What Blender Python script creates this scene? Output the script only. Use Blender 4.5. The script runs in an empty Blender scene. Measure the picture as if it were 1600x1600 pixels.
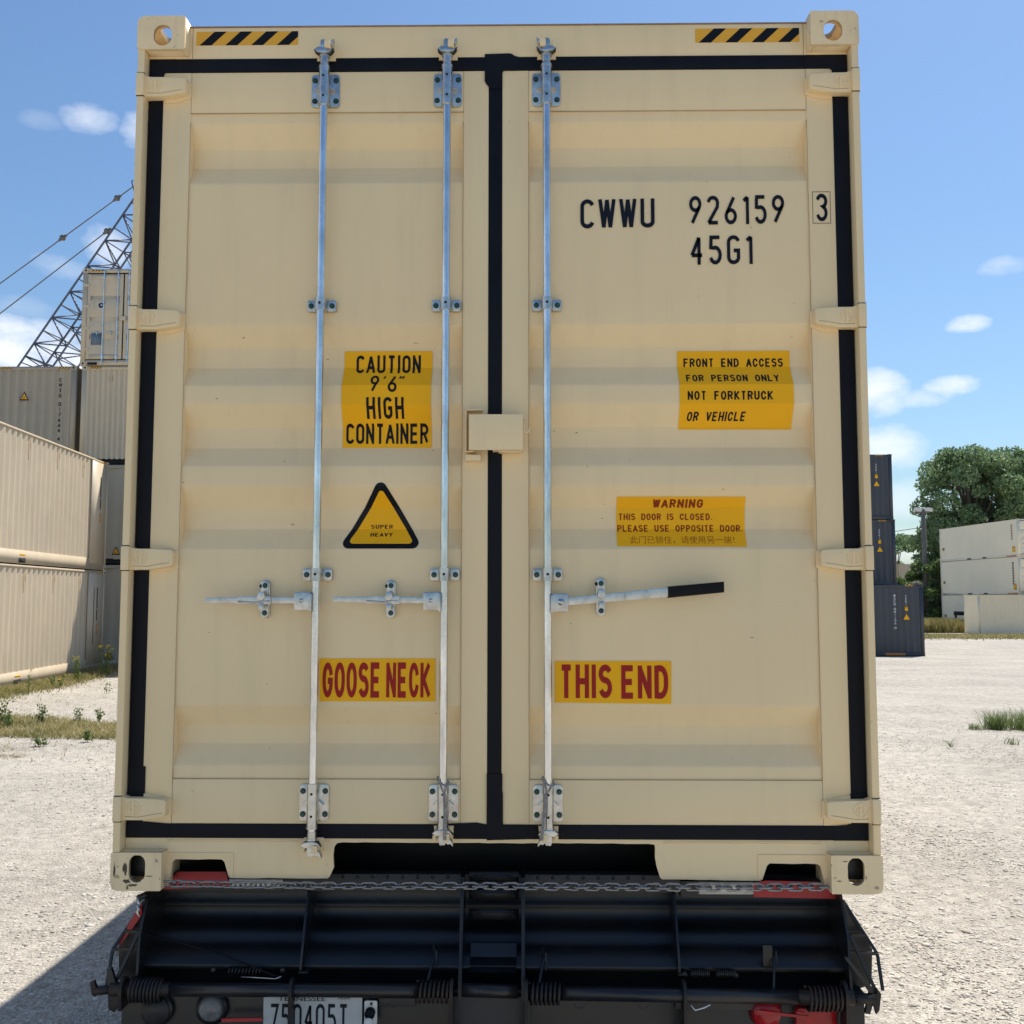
import bpy, bmesh, math, random
import numpy as np
from mathutils import Vector, Matrix
PI = math.pi
random.seed(7)
rng = np.random.default_rng(7)
S = bpy.context.scene
C = S.collection

# ---------------------------------------------------------------- camera
EYE = 2.0014
cam = bpy.data.cameras.new('camera'); co = bpy.data.objects.new('camera', cam); C.objects.link(co)
cam.sensor_fit = 'HORIZONTAL'; cam.sensor_width = 36.0; cam.lens = 36.0 * 1614.225 / 1600.0
cam.clip_start = 0.05; cam.clip_end = 3000
_p, _y, _r = 0.083933, -0.0143239, 0.000519
fw = Vector((math.sin(_y) * math.cos(_p), math.cos(_y) * math.cos(_p), math.sin(_p)))
rt = Vector((math.cos(_y), -math.sin(_y), 0)); up = rt.cross(fw)
r2 = rt * math.cos(_r) + up * math.sin(_r); u2 = up * math.cos(_r) - rt * math.sin(_r)
M3 = Matrix((r2, u2, -fw)).transposed()
co.matrix_world = Matrix.Translation((0.1017, -3.3397, EYE)) @ M3.to_4x4()
S.camera = co

# ---------------------------------------------------------------- light
SUN = Vector((0.33, 0.405, 1.0)).normalized()
ELEV = math.asin(SUN.z); AZ = math.atan2(SUN.x, SUN.y)
sl = bpy.data.lights.new('sun', 'SUN'); sl.energy = 4.0; sl.angle = math.radians(0.55); sl.color = (1.0, 0.945, 0.85)
so = bpy.data.objects.new('sun', sl); C.objects.link(so)
so.rotation_euler = (-SUN).to_track_quat('-Z', 'Y').to_euler(); so.location = (8, 10, 30)
S.view_settings.view_transform = 'Standard'; S.view_settings.look = 'None'
S.view_settings.exposure = 0.74; S.view_settings.gamma = 1.0
S.render.engine = 'CYCLES'
S.cycles.max_bounces = 8; S.cycles.diffuse_bounces = 5

W = bpy.data.worlds.new('World'); S.world = W; W.use_nodes = True
wt = W.node_tree; wt.nodes.clear()
def N(t, ty, **k):
    n = t.nodes.new(ty)
    for a, b in k.items():
        if a == 'ins':
            for i, v in b.items(): n.inputs[i].default_value = v
        else: setattr(n, a, b)
    return n
sky = N(wt, 'ShaderNodeTexSky', sky_type='NISHITA', sun_disc=False, sun_elevation=ELEV, sun_rotation=AZ,
        altitude=50, air_density=1.25, dust_density=0.9, ozone_density=2.2)
bg = N(wt, 'ShaderNodeBackground'); bg.inputs['Strength'].default_value = 0.082
wo = N(wt, 'ShaderNodeOutputWorld')
def wmath(op, a, b=None, c=None, clamp=False):
    n = wt.nodes.new('ShaderNodeMath'); n.operation = op; n.use_clamp = clamp
    for i, v in enumerate((a, b, c)):
        if v is None: continue
        if isinstance(v, (int, float)): n.inputs[i].default_value = v
        else: wt.links.new(v, n.inputs[i])
    return n.outputs[0]
tc = N(wt, 'ShaderNodeTexCoord'); sx = N(wt, 'ShaderNodeSeparateXYZ')
wt.links.new(tc.outputs['Generated'], sx.inputs[0])
az = wmath('ARCTAN2', sx.outputs[0], sx.outputs[1]); el = wmath('ARCSINE', sx.outputs[2])
nz = N(wt, 'ShaderNodeTexNoise', ins={'Scale': 16.0, 'Detail': 7.0, 'Roughness': 0.6})
mp = N(wt, 'ShaderNodeMapping', ins={'Scale': (1, 1, 1.9)})
wt.links.new(tc.outputs['Generated'], mp.inputs[0]); wt.links.new(mp.outputs[0], nz.inputs['Vector'])
nfac = wmath('MULTIPLY', wmath('SUBTRACT', nz.outputs[0], 0.5), 2.6)
def pxdir(px, py):
    d = fw * 1.0 + r2 * ((px - 800) / 1614.225) + u2 * ((800 - py) / 1614.225)
    d.normalize(); return math.atan2(d.x, d.y), math.asin(d.z)
clouds = [(25, 545, 100, 50, 1.0), (142, 186, 46, 22, .6), (62, 188, 34, 15, .18), (215, 205, 30, 26, .7), (170, 385, 46, 30, .75), (98, 418, 44, 18, .35),
          (110, 560, 70, 28, .8), (1368, 612, 52, 36, .85), (1508, 506, 36, 15, 1.0), (1488, 604, 44, 18, .9),
          (1440, 622, 44, 14, .5), (1368, 705, 74, 36, .75), (1572, 418, 36, 17, .5), (1400, 780, 70, 34, .45), (1420, 850, 90, 26, .4), (40, 480, 50, 20, .2),
          (2300, 640, 190, 40, .5), (-500, 420, 260, 90, .9), (-900, 100, 300, 90, .7), (800, 820, 400, 40, .6)]
acc = None
for (px, py, wx, wy, op) in clouds:
    a0, e0 = pxdir(px, py)
    da = wmath('MULTIPLY', wmath('SUBTRACT', az, a0), 1614.0 / wx)
    de = wmath('MULTIPLY', wmath('SUBTRACT', el, e0), 1614.0 / wy)
    r = wmath('ADD', wmath('MULTIPLY', da, da), wmath('MULTIPLY', de, de))
    v = wmath('SUBTRACT', 1.0, r)
    v = wmath('ADD', v, wmath('MULTIPLY', nfac, 1.2))
    v = wmath('MULTIPLY', wmath('MULTIPLY', v, 0.75, clamp=True), wmath('MULTIPLY', wmath('SUBTRACT', 2.6, r), 0.7, clamp=True))
    v = wmath('MULTIPLY', v, op)
    acc = v if acc is None else wmath('MAXIMUM', acc, v)
# unseen cloud banks added at left to brighten reflections in the bars
for (a0, e0, wa, we, op) in ((-1.80, .30, .42, .30, .55), (-2.5, .22, .35, .16, .4)):
    da = wmath('MULTIPLY', wmath('SUBTRACT', az, a0), 1.0 / wa); de = wmath('MULTIPLY', wmath('SUBTRACT', el, e0), 1.0 / we)
    r = wmath('ADD', wmath('MULTIPLY', da, da), wmath('MULTIPLY', de, de))
    v = wmath('MULTIPLY', wmath('MULTIPLY', wmath('ADD', wmath('SUBTRACT', 1.0, r), nfac), 0.9, clamp=True), op)
    acc = wmath('MAXIMUM', acc, v)
# scattered clouds round the rest of the sky (behind the camera and overhead)
n2 = N(wt, 'ShaderNodeTexNoise', ins={'Scale': 3.2, 'Detail': 8.0, 'Roughness': 0.6})
wt.links.new(mp.outputs[0], n2.inputs['Vector'])
back = wmath('MULTIPLY', wmath('SUBTRACT', wmath('MULTIPLY', sx.outputs[1], -1.0), 0.1), 2.0, clamp=True)
v = wmath('MULTIPLY', wmath('MULTIPLY', wmath('SUBTRACT', n2.outputs[0], 0.58), 6.0, clamp=True), back)
acc = wmath('MAXIMUM', acc, wmath('MULTIPLY', v, 0.15))
mixc = N(wt, 'ShaderNodeMix', data_type='RGBA'); mixc.inputs[7].default_value = (8.0, 8.2, 8.6, 1)
tint = N(wt, 'ShaderNodeMix', data_type='RGBA', blend_type='MULTIPLY'); tint.inputs[0].default_value = 1.0
tint.inputs[7].default_value = (0.69, 0.84, 0.98, 1)
wt.links.new(sky.outputs[0], tint.inputs[6])
wt.links.new(acc, mixc.inputs[0]); wt.links.new(tint.outputs[2], mixc.inputs[6])
wt.links.new(mixc.outputs[2], bg.inputs['Color']); wt.links.new(bg.outputs[0], wo.inputs[0])

# ---------------------------------------------------------------- materials
def mat(name, col, rough=0.5, metal=0.0, var=0.06, vscale=3.0, bump=0.0, bscale=60.0, speck=0.0, speck_col=(0.1, 0.07, 0.04), spec=0.5, cvar=None, dirt=0.0, stretch=None):
    m = bpy.data.materials.new(name); m.use_nodes = True; t = m.node_tree
    b = t.nodes['Principled BSDF']; b.inputs['Roughness'].default_value = rough; b.inputs['Metallic'].default_value = metal
    b.inputs['Specular IOR Level'].default_value = spec
    tcn = N(t, 'ShaderNodeTexCoord'); src = tcn.outputs['Object']
    if stretch:
        mpn = N(t, 'ShaderNodeMapping', ins={'Scale': stretch}); t.links.new(src, mpn.inputs[0]); src = mpn.outputs[0]
    n = N(t, 'ShaderNodeTexNoise', ins={'Scale': vscale, 'Detail': 5.0, 'Roughness': 0.6}); t.links.new(src, n.inputs['Vector'])
    r = N(t, 'ShaderNodeMapRange', ins={1: 0.3, 2: 0.7, 3: 1 - var, 4: 1 + var}); t.links.new(n.outputs[0], r.inputs[0])
    mx = N(t, 'ShaderNodeMix', data_type='RGBA', blend_type='MULTIPLY', ins={0: 1.0}); mx.inputs[6].default_value = (*col, 1)
    t.links.new(r.outputs[0], mx.inputs[7]); out = mx.outputs[2]
    if cvar:
        n3 = N(t, 'ShaderNodeTexNoise', ins={'Scale': vscale * 0.4, 'Detail': 3.0}); t.links.new(src, n3.inputs['Vector'])
        r3 = N(t, 'ShaderNodeMapRange', ins={1: 0.4, 2: 0.65, 3: 0.0, 4: 1.0}); t.links.new(n3.outputs[0], r3.inputs[0])
        m3 = N(t, 'ShaderNodeMix', data_type='RGBA'); m3.inputs[7].default_value = (*cvar, 1)
        t.links.new(r3.outputs[0], m3.inputs[0]); t.links.new(out, m3.inputs[6]); out = m3.outputs[2]
    if speck > 0:
        n4 = N(t, 'ShaderNodeTexNoise', ins={'Scale': 38.0, 'Detail': 2.0, 'Roughness': 0.5}); t.links.new(tcn.outputs['Object'], n4.inputs['Vector'])
        r4 = N(t, 'ShaderNodeMapRange', ins={1: 0.755 - speck, 2: 0.80 - speck, 3: 0.0, 4: 0.55}); t.links.new(n4.outputs[0], r4.inputs[0])
        m4 = N(t, 'ShaderNodeMix', data_type='RGBA'); m4.inputs[7].default_value = (*speck_col, 1)
        t.links.new(r4.outputs[0], m4.inputs[0]); t.links.new(out, m4.inputs[6]); out = m4.outputs[2]
    if dirt > 0:
        mp2 = N(t, 'ShaderNodeMapping', ins={'Scale': (9, 9, 0.8)}); t.links.new(tcn.outputs['Object'], mp2.inputs[0])
        n5 = N(t, 'ShaderNodeTexNoise', ins={'Scale': 1.5, 'Detail': 5.0, 'Roughness': 0.65}); t.links.new(mp2.outputs[0], n5.inputs['Vector'])
        r5 = N(t, 'ShaderNodeMapRange', ins={1: 0.5, 2: 0.8, 3: 0.0, 4: dirt}); t.links.new(n5.outputs[0], r5.inputs[0])
        m5 = N(t, 'ShaderNodeMix', data_type='RGBA'); m5.inputs[7].default_value = (0.24, 0.19, 0.12, 1)
        t.links.new(r5.outputs[0], m5.inputs[0]); t.links.new(out, m5.inputs[6]); out = m5.outputs[2]
    t.links.new(out, b.inputs['Base Color'])
    rr = N(t, 'ShaderNodeMapRange', ins={1: 0.3, 2: 0.7, 3: max(0.03, rough * 0.85), 4: min(1, rough * 1.15)}); t.links.new(n.outputs[0], rr.inputs[0]); t.links.new(rr.outputs[0], b.inputs['Roughness'])
    if bump > 0:
        nb = N(t, 'ShaderNodeTexNoise', ins={'Scale': bscale, 'Detail': 3.0}); t.links.new(tcn.outputs['Object'], nb.inputs['Vector'])
        bp = N(t, 'ShaderNodeBump', ins={'Strength': bump, 'Distance': 0.002}); t.links.new(nb.outputs[0], bp.inputs['Height']); t.links.new(bp.outputs[0], b.inputs['Normal'])
    return m
TAN = (0.90, 0.70, 0.41)
M = {}
M['tan'] = mat('tan_paint', TAN, 0.45, var=0.03, vscale=1.6, bump=0.25, bscale=9.0, speck=0.004, speck_col=(.28, .2, .12), dirt=0.10, spec=0.3)
M['tan_worn'] = mat('tan_paint_worn', TAN, 0.5, var=0.06, vscale=9.0, bump=0.5, bscale=45, speck=0.11, speck_col=(.07, .05, .035), dirt=0.35)
M['caulk'] = mat('tan_seam', (0.50, 0.38, 0.22), 0.6, var=0.12, vscale=30)
M['ridge'] = mat('roof_lip', (0.30, 0.20, 0.13), 0.6, var=0.2, vscale=20)
M['rubber'] = mat('gasket_rubber', (0.005, 0.006, 0.010), 0.55, var=0.3, vscale=12, bump=0.25, bscale=25, spec=0.18)
M['galv'] = mat('galvanised_steel', (0.74, 0.75, 0.76), 0.19, 1.0, var=0.28, vscale=26, bump=0.18, bscale=60, stretch=(1, 1, .25))
M['galvr'] = mat('galvanised_casting', (0.56, 0.56, 0.54), 0.30, 1.0, var=0.24, vscale=30, bump=0.2, bscale=70)
M['bolt'] = mat('green_bolt', (0.045, 0.085, 0.075), 0.4, 0.6, var=0.2, vscale=30)
M['hole'] = mat('hole_black', (0.006, 0.006, 0.006), 0.8)
M['yellow'] = mat('yellow_film', (0.98, 0.48, 0.006), 0.4, var=0.02, vscale=6, spec=0.22)
M['ylw2'] = mat('amber_film', (0.80, 0.41, 0.045), 0.5, var=0.05, spec=0.25)
M['blk'] = mat('black_film', (0.006, 0.006, 0.008), 0.4, var=0.1, spec=0.22)
M['ink'] = mat('navy_lettering', (0.006, 0.009, 0.018), 0.45, var=0.1, spec=0.2)
M['red'] = mat('red_lettering', (0.36, 0.016, 0.012), 0.45, var=0.05, spec=0.2)
M['brownred'] = mat('brown_red_lettering', (0.27, 0.035, 0.006), 0.45, var=0.05, spec=0.2)
M['grip'] = mat('rubber_grip', (0.005, 0.005, 0.006), 0.55, bump=0.2, spec=0.2)
M['trailer'] = mat('black_trailer_paint', (0.007, 0.009, 0.013), 0.36, var=0.3, vscale=8, bump=0.4, bscale=30, cvar=(0.013, 0.012, 0.011), spec=0.5)
M['rusty'] = mat('rusty_steel', (0.018, 0.017, 0.018), 0.45, 0.2, var=0.4, vscale=14, bump=0.6, bscale=60, cvar=(0.045, 0.026, 0.017), spec=0.4)
M['pipe'] = mat('painted_pipe', (0.012, 0.014, 0.019), 0.32, 0.1, var=0.35, vscale=10, bump=0.3, bscale=50, cvar=(0.022, 0.018, 0.016), spec=0.5)
M['grime'] = mat('grimy_plate', (0.028, 0.026, 0.026), 0.5, var=0.3, vscale=15, bump=0.6, bscale=90)
M['chain'] = mat('worn_chain_steel', (0.33, 0.32, 0.31), 0.38, 0.8, var=0.3, vscale=30)
M['redtape'] = mat('red_reflective_tape', (0.42, 0.02, 0.025), 0.4, var=0.15, vscale=30)
M['whitetape'] = mat('white_reflective_tape', (0.70, 0.69, 0.65), 0.4, var=0.15, vscale=60)
M['lens'] = mat('clear_lens', (0.16, 0.16, 0.16), 0.25, var=0.3, vscale=40, bump=0.6, bscale=60)
M['redlens'] = mat('red_lens', (0.35, 0.006, 0.010), 0.2, var=0.2, vscale=30)
M['plate'] = mat('licence_plate_white', (0.45, 0.47, 0.46), 0.45, var=0.06, vscale=20)
M['rope'] = mat('twisted_rope', (0.34, 0.31, 0.29), 0.8, var=0.4, vscale=60, bump=0.6, bscale=200)
M['tyre'] = mat('tyre_rubber', (0.015, 0.015, 0.016), 0.8, var=0.2, vscale=10)
M['inner'] = mat('container_underside', (0.012, 0.012, 0.012), 0.7)
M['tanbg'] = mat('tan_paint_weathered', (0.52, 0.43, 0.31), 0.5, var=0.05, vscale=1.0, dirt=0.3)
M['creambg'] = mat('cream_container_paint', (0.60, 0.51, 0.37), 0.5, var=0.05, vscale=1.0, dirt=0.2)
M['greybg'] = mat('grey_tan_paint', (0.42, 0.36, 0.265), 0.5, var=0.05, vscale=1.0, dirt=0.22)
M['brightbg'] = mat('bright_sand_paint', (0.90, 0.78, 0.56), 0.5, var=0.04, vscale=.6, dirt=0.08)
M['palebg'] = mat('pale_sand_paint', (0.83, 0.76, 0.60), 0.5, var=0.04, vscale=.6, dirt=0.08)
M['slate'] = mat('slate_grey_paint', (0.058, 0.064, 0.077), 0.45, var=0.08, vscale=1.0, dirt=0.04)
M['bluebg'] = mat('blue_grey_paint', (0.12, 0.18, 0.24), 0.5)
M['white'] = mat('white_lettering', (0.7, 0.7, 0.7), 0.5)
M['orange'] = mat('orange_label', (0.62, 0.24, 0.05), 0.5)
M['rust'] = mat('rust_stain', (0.34, 0.21, 0.09), 0.8, var=0.3, vscale=8)
M['crane'] = mat('crane_lattice_paint', (0.10, 0.11, 0.15), 0.5, var=0.3, vscale=2)
M['wood'] = mat('weathered_pole', (0.16, 0.145, 0.13), 0.8, var=0.2, vscale=4)
M['bark'] = mat('tree_bark', (0.10, 0.085, 0.07), 0.9, var=0.3, vscale=5)

def leafmat(name, c1, c2, sc):
    m = bpy.data.materials.new(name); m.use_nodes = True; t = m.node_tree; b = t.nodes['Principled BSDF']
    b.inputs['Roughness'].default_value = 0.5; b.inputs['Specular IOR Level'].default_value = 0.2
    tcn = N(t, 'ShaderNodeTexCoord'); n = N(t, 'ShaderNodeTexNoise', ins={'Scale': sc, 'Detail': 4.0, 'Roughness': 0.7}); t.links.new(tcn.outputs['Object'], n.inputs['Vector'])
    r = N(t, 'ShaderNodeMapRange', ins={1: 0.35, 2: 0.65}); t.links.new(n.outputs[0], r.inputs[0])
    mx = N(t, 'ShaderNodeMix', data_type='RGBA'); mx.inputs[6].default_value = (*c1, 1); mx.inputs[7].default_value = (*c2, 1)
    t.links.new(r.outputs[0], mx.inputs[0]); t.links.new(mx.outputs[2], b.inputs['Base Color'])
    tr = N(t, 'ShaderNodeBsdfTranslucent'); t.links.new(mx.outputs[2], tr.inputs[0])
    ms = N(t, 'ShaderNodeMixShader', ins={0: 0.3}); t.links.new(b.outputs[0], ms.inputs[1]); t.links.new(tr.outputs[0], ms.inputs[2])
    t.links.new(ms.outputs[0], t.nodes['Material Output'].inputs[0]); return m
M['leaf'] = leafmat('leaf_green', (0.10, 0.17, 0.085), (0.28, 0.38, 0.18), 0.9)
M['leaf2'] = leafmat('shrub_green', (0.060, 0.105, 0.035), (0.18, 0.25, 0.08), 1.5)
M['grass'] = leafmat('grass_green', (0.17, 0.17, 0.05), (0.40, 0.33, 0.15), 1.2)
M['weed'] = leafmat('weed_green', (0.09, 0.15, 0.04), (0.22, 0.27, 0.09), 4.0)
M['dry'] = leafmat('dry_straw', (0.33, 0.25, 0.16), (0.42, 0.34, 0.22), 4.0)
M['flower'] = mat('yellow_flower', (0.75, 0.55, 0.03), 0.6)

# ---------------------------------------------------------------- mesh builder
class MB:
    def __init__(s): s.bm = bmesh.new(); s.mats = []
    def mi(s, m):
        if m not in s.mats: s.mats.append(m)
        return s.mats.index(m)
    def _fin(s, faces, m):
        i = s.mi(m)
        for f in faces: f.material_index = i
        return faces
    def box(s, a, b, m, bev=0.0, rot=None, piv=None):
        x0, y0, z0 = [min(p, q) for p, q in zip(a, b)]; x1, y1, z1 = [max(p, q) for p, q in zip(a, b)]
        vs = [s.bm.verts.new(v) for v in ((x0, y0, z0), (x1, y0, z0), (x1, y1, z0), (x0, y1, z0), (x0, y0, z1), (x1, y0, z1), (x1, y1, z1), (x0, y1, z1))]
        fs = [s.bm.faces.new([vs[i] for i in f]) for f in ((0, 3, 2, 1), (4, 5, 6, 7), (0, 1, 5, 4), (1, 2, 6, 5), (2, 3, 7, 6), (3, 0, 4, 7))]
        s._fin(fs, m)
        if rot is not None: bmesh.ops.transform(s.bm, matrix=Matrix.Translation(piv) @ rot @ Matrix.Translation(-Vector(piv)), verts=vs)
        if bev > 0:
            es = list({e for f in fs for e in f.edges})
            bmesh.ops.bevel(s.bm, geom=es, offset=bev, segments=2, profile=0.6, affect='EDGES', material=s.mi(m))
        return s
    def prism(s, pts, d0, d1, m, axis='y', bev=0.0, front=True):
        """polygon pts in the plane across `axis`, extruded from d0 (near) to d1"""
        def P(u, v, d):
            return {'y': (u, d, v), 'x': (d, u, v), 'z': (u, v, d)}[axis]
        A = [s.bm.verts.new(P(u, v, d0)) for u, v in pts]; B = [s.bm.verts.new(P(u, v, d1)) for u, v in pts]
        n = len(pts); fs = [s.bm.faces.new(A), s.bm.faces.new(B[::-1])]
        for i in range(n): fs.append(s.bm.faces.new((A[i], B[i], B[(i + 1) % n], A[(i + 1) % n])))
        s._fin(fs, m); bmesh.ops.recalc_face_normals(s.bm, faces=fs)
        if bev > 0: bmesh.ops.bevel(s.bm, geom=list(fs[0].edges), offset=bev, segments=2, profile=0.6, affect='EDGES', material=s.mi(m))
        return s
    def cyl(s, p, q, r, m, n=20, r2=None, caps=True):
        p = Vector(p); q = Vector(q); d = (q - p); L = d.length
        if L < 1e-6: return s
        d.normalize(); a = d.orthogonal().normalized(); b = d.cross(a); r2 = r if r2 is None else r2
        A = [s.bm.verts.new(p + (a * math.cos(t) + b * math.sin(t)) * r) for t in [2 * PI * k / n for k in range(n)]]
        B = [s.bm.verts.new(q + (a * math.cos(t) + b * math.sin(t)) * r2) for t in [2 * PI * k / n for k in range(n)]]
        fs = [s.bm.faces.new((A[i], A[(i + 1) % n], B[(i + 1) % n], B[i])) for i in range(n)]
        if caps: fs += [s.bm.faces.new(A[::-1]), s.bm.faces.new(B)]
        s._fin(fs, m); return s
    def tube(s, pts, r, m, n=8, closed=False, caps=True):
        pts = [Vector(p) for p in pts]; K = len(pts); rings = []; prev = None
        for i, p in enumerate(pts):
            if closed: d = pts[(i + 1) % K] - pts[i - 1]
            else: d = pts[min(i + 1, K - 1)] - pts[max(i - 1, 0)]
            d.normalize()
            a = d.orthogonal() if prev is None else prev - d * prev.dot(d)
            a.normalize(); prev = a; b = d.cross(a); rr = r[i] if isinstance(r, (list, tuple)) else r
            rings.append([s.bm.verts.new(p + (a * math.cos(t) + b * math.sin(t)) * rr) for t in [2 * PI * k / n for k in range(n)]])
        fs = []
        for i in range(K if closed else K - 1):
            A, B = rings[i], rings[(i + 1) % K]; off = 0
            if closed and i == K - 1:
                off = min(range(n), key=lambda o: (B[o].co - A[0].co).length)
            for k in range(n): fs.append(s.bm.faces.new((A[k], A[(k + 1) % n], B[(k + 1 + off) % n], B[(k + off) % n])))
        if caps and not closed: fs += [s.bm.faces.new(rings[0][::-1]), s.bm.faces.new(rings[-1])]
        s._fin(fs, m); return s
    def strip(s, prof, a, b, m, axis='x'):
        """open profile list of (u,v) swept along an axis from a to b; axis x: (y,z); axis y: (x,z); axis z: (x,y)"""
        def P(u, v, d): return {'x': (d, u, v), 'y': (u, d, v), 'z': (u, v, d)}[axis]
        A = [s.bm.verts.new(P(u, v, a)) for u, v in prof]; B = [s.bm.verts.new(P(u, v, b)) for u, v in prof]
        fs = [s.bm.faces.new((A[i], B[i], B[i + 1], A[i + 1])) for i in range(len(prof) - 1)]
        s._fin(fs, m); return s
    def plate_hole(s, outer, inner, fn, t0, t1, m, mh=None):
        """plate with a hole: outer/inner loops of equal count, fn(u,v,d)->xyz, thickness t0..t1"""
        n = len(outer)
        L = [[s.bm.verts.new(fn(u, v, d)) for u, v in lp] for d in (t0, t1) for lp in (outer, inner)]
        f0 = []; f1 = []
        for i in range(n):
            j = (i + 1) % n
            f0.append(s.bm.faces.new((L[0][i], L[0][j], L[1][j], L[1][i])))
            f0.append(s.bm.faces.new((L[2][i], L[3][i], L[3][j], L[2][j])))
            f0.append(s.bm.faces.new((L[0][i], L[2][i], L[2][j], L[0][j])))
            f1.append(s.bm.faces.new((L[1][i], L[1][j], L[3][j], L[3][i])))
        s._fin(f0, m); s._fin(f1, mh or m); bmesh.ops.recalc_face_normals(s.bm, faces=f0 + f1); return s
    def add_mesh(s, me, m):
        i = s.mi(m); n0 = len(s.bm.faces); s.bm.from_mesh(me); s.bm.faces.ensure_lookup_table()
        for f in s.bm.faces[n0:]: f.material_index = i
    def build(s, name, parent=None, loc=(0, 0, 0), smooth=True, ang=0.7):
        me = bpy.data.meshes.new(name)
        if smooth:
            for f in s.bm.faces: f.smooth = True
            for e in s.bm.edges:
                if len(e.link_faces) != 2 or e.calc_face_angle(4) > ang: e.smooth = False
        s.bm.to_mesh(me); s.bm.free()
        for m in s.mats: me.materials.append(M[m])
        o = bpy.data.objects.new(name, me); C.objects.link(o); o.location = loc
        if parent is not None: o.parent = parent
        return o
def thing(name, label, cat, loc=(0, 0, 0), rz=0, group=None):
    o = bpy.data.objects.new(name, None); C.objects.link(o); o.location = loc; o.rotation_euler = (0, 0, rz)
    o.empty_display_size = 0.2
    o['label'] = label; o['category'] = cat
    if group: o['group'] = group
    return o
def tag(o, label, cat, group=None):
    o['label'] = label; o['category'] = cat
    if group: o['group'] = group
    return o
def struct(o, kind='structure'): o['kind'] = kind; return o
def rrect(x0, z0, x1, z1, r, n=4, rs=None):
    """rounded rectangle, ccw, corners bl br tr tl"""
    rs = rs or (r, r, r, r); P = []
    for (cx, cz, a0, rr) in ((x0 + rs[0], z0 + rs[0], PI, rs[0]), (x1 - rs[1], z0 + rs[1], 1.5 * PI, rs[1]), (x1 - rs[2], z1 - rs[2], 0, rs[2]), (x0 + rs[3], z1 - rs[3], .5 * PI, rs[3])):
        for k in range(n + 1):
            a = a0 + .5 * PI * k / n; P.append((cx + rr * math.cos(a), cz + rr * math.sin(a)))
    return P

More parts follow.
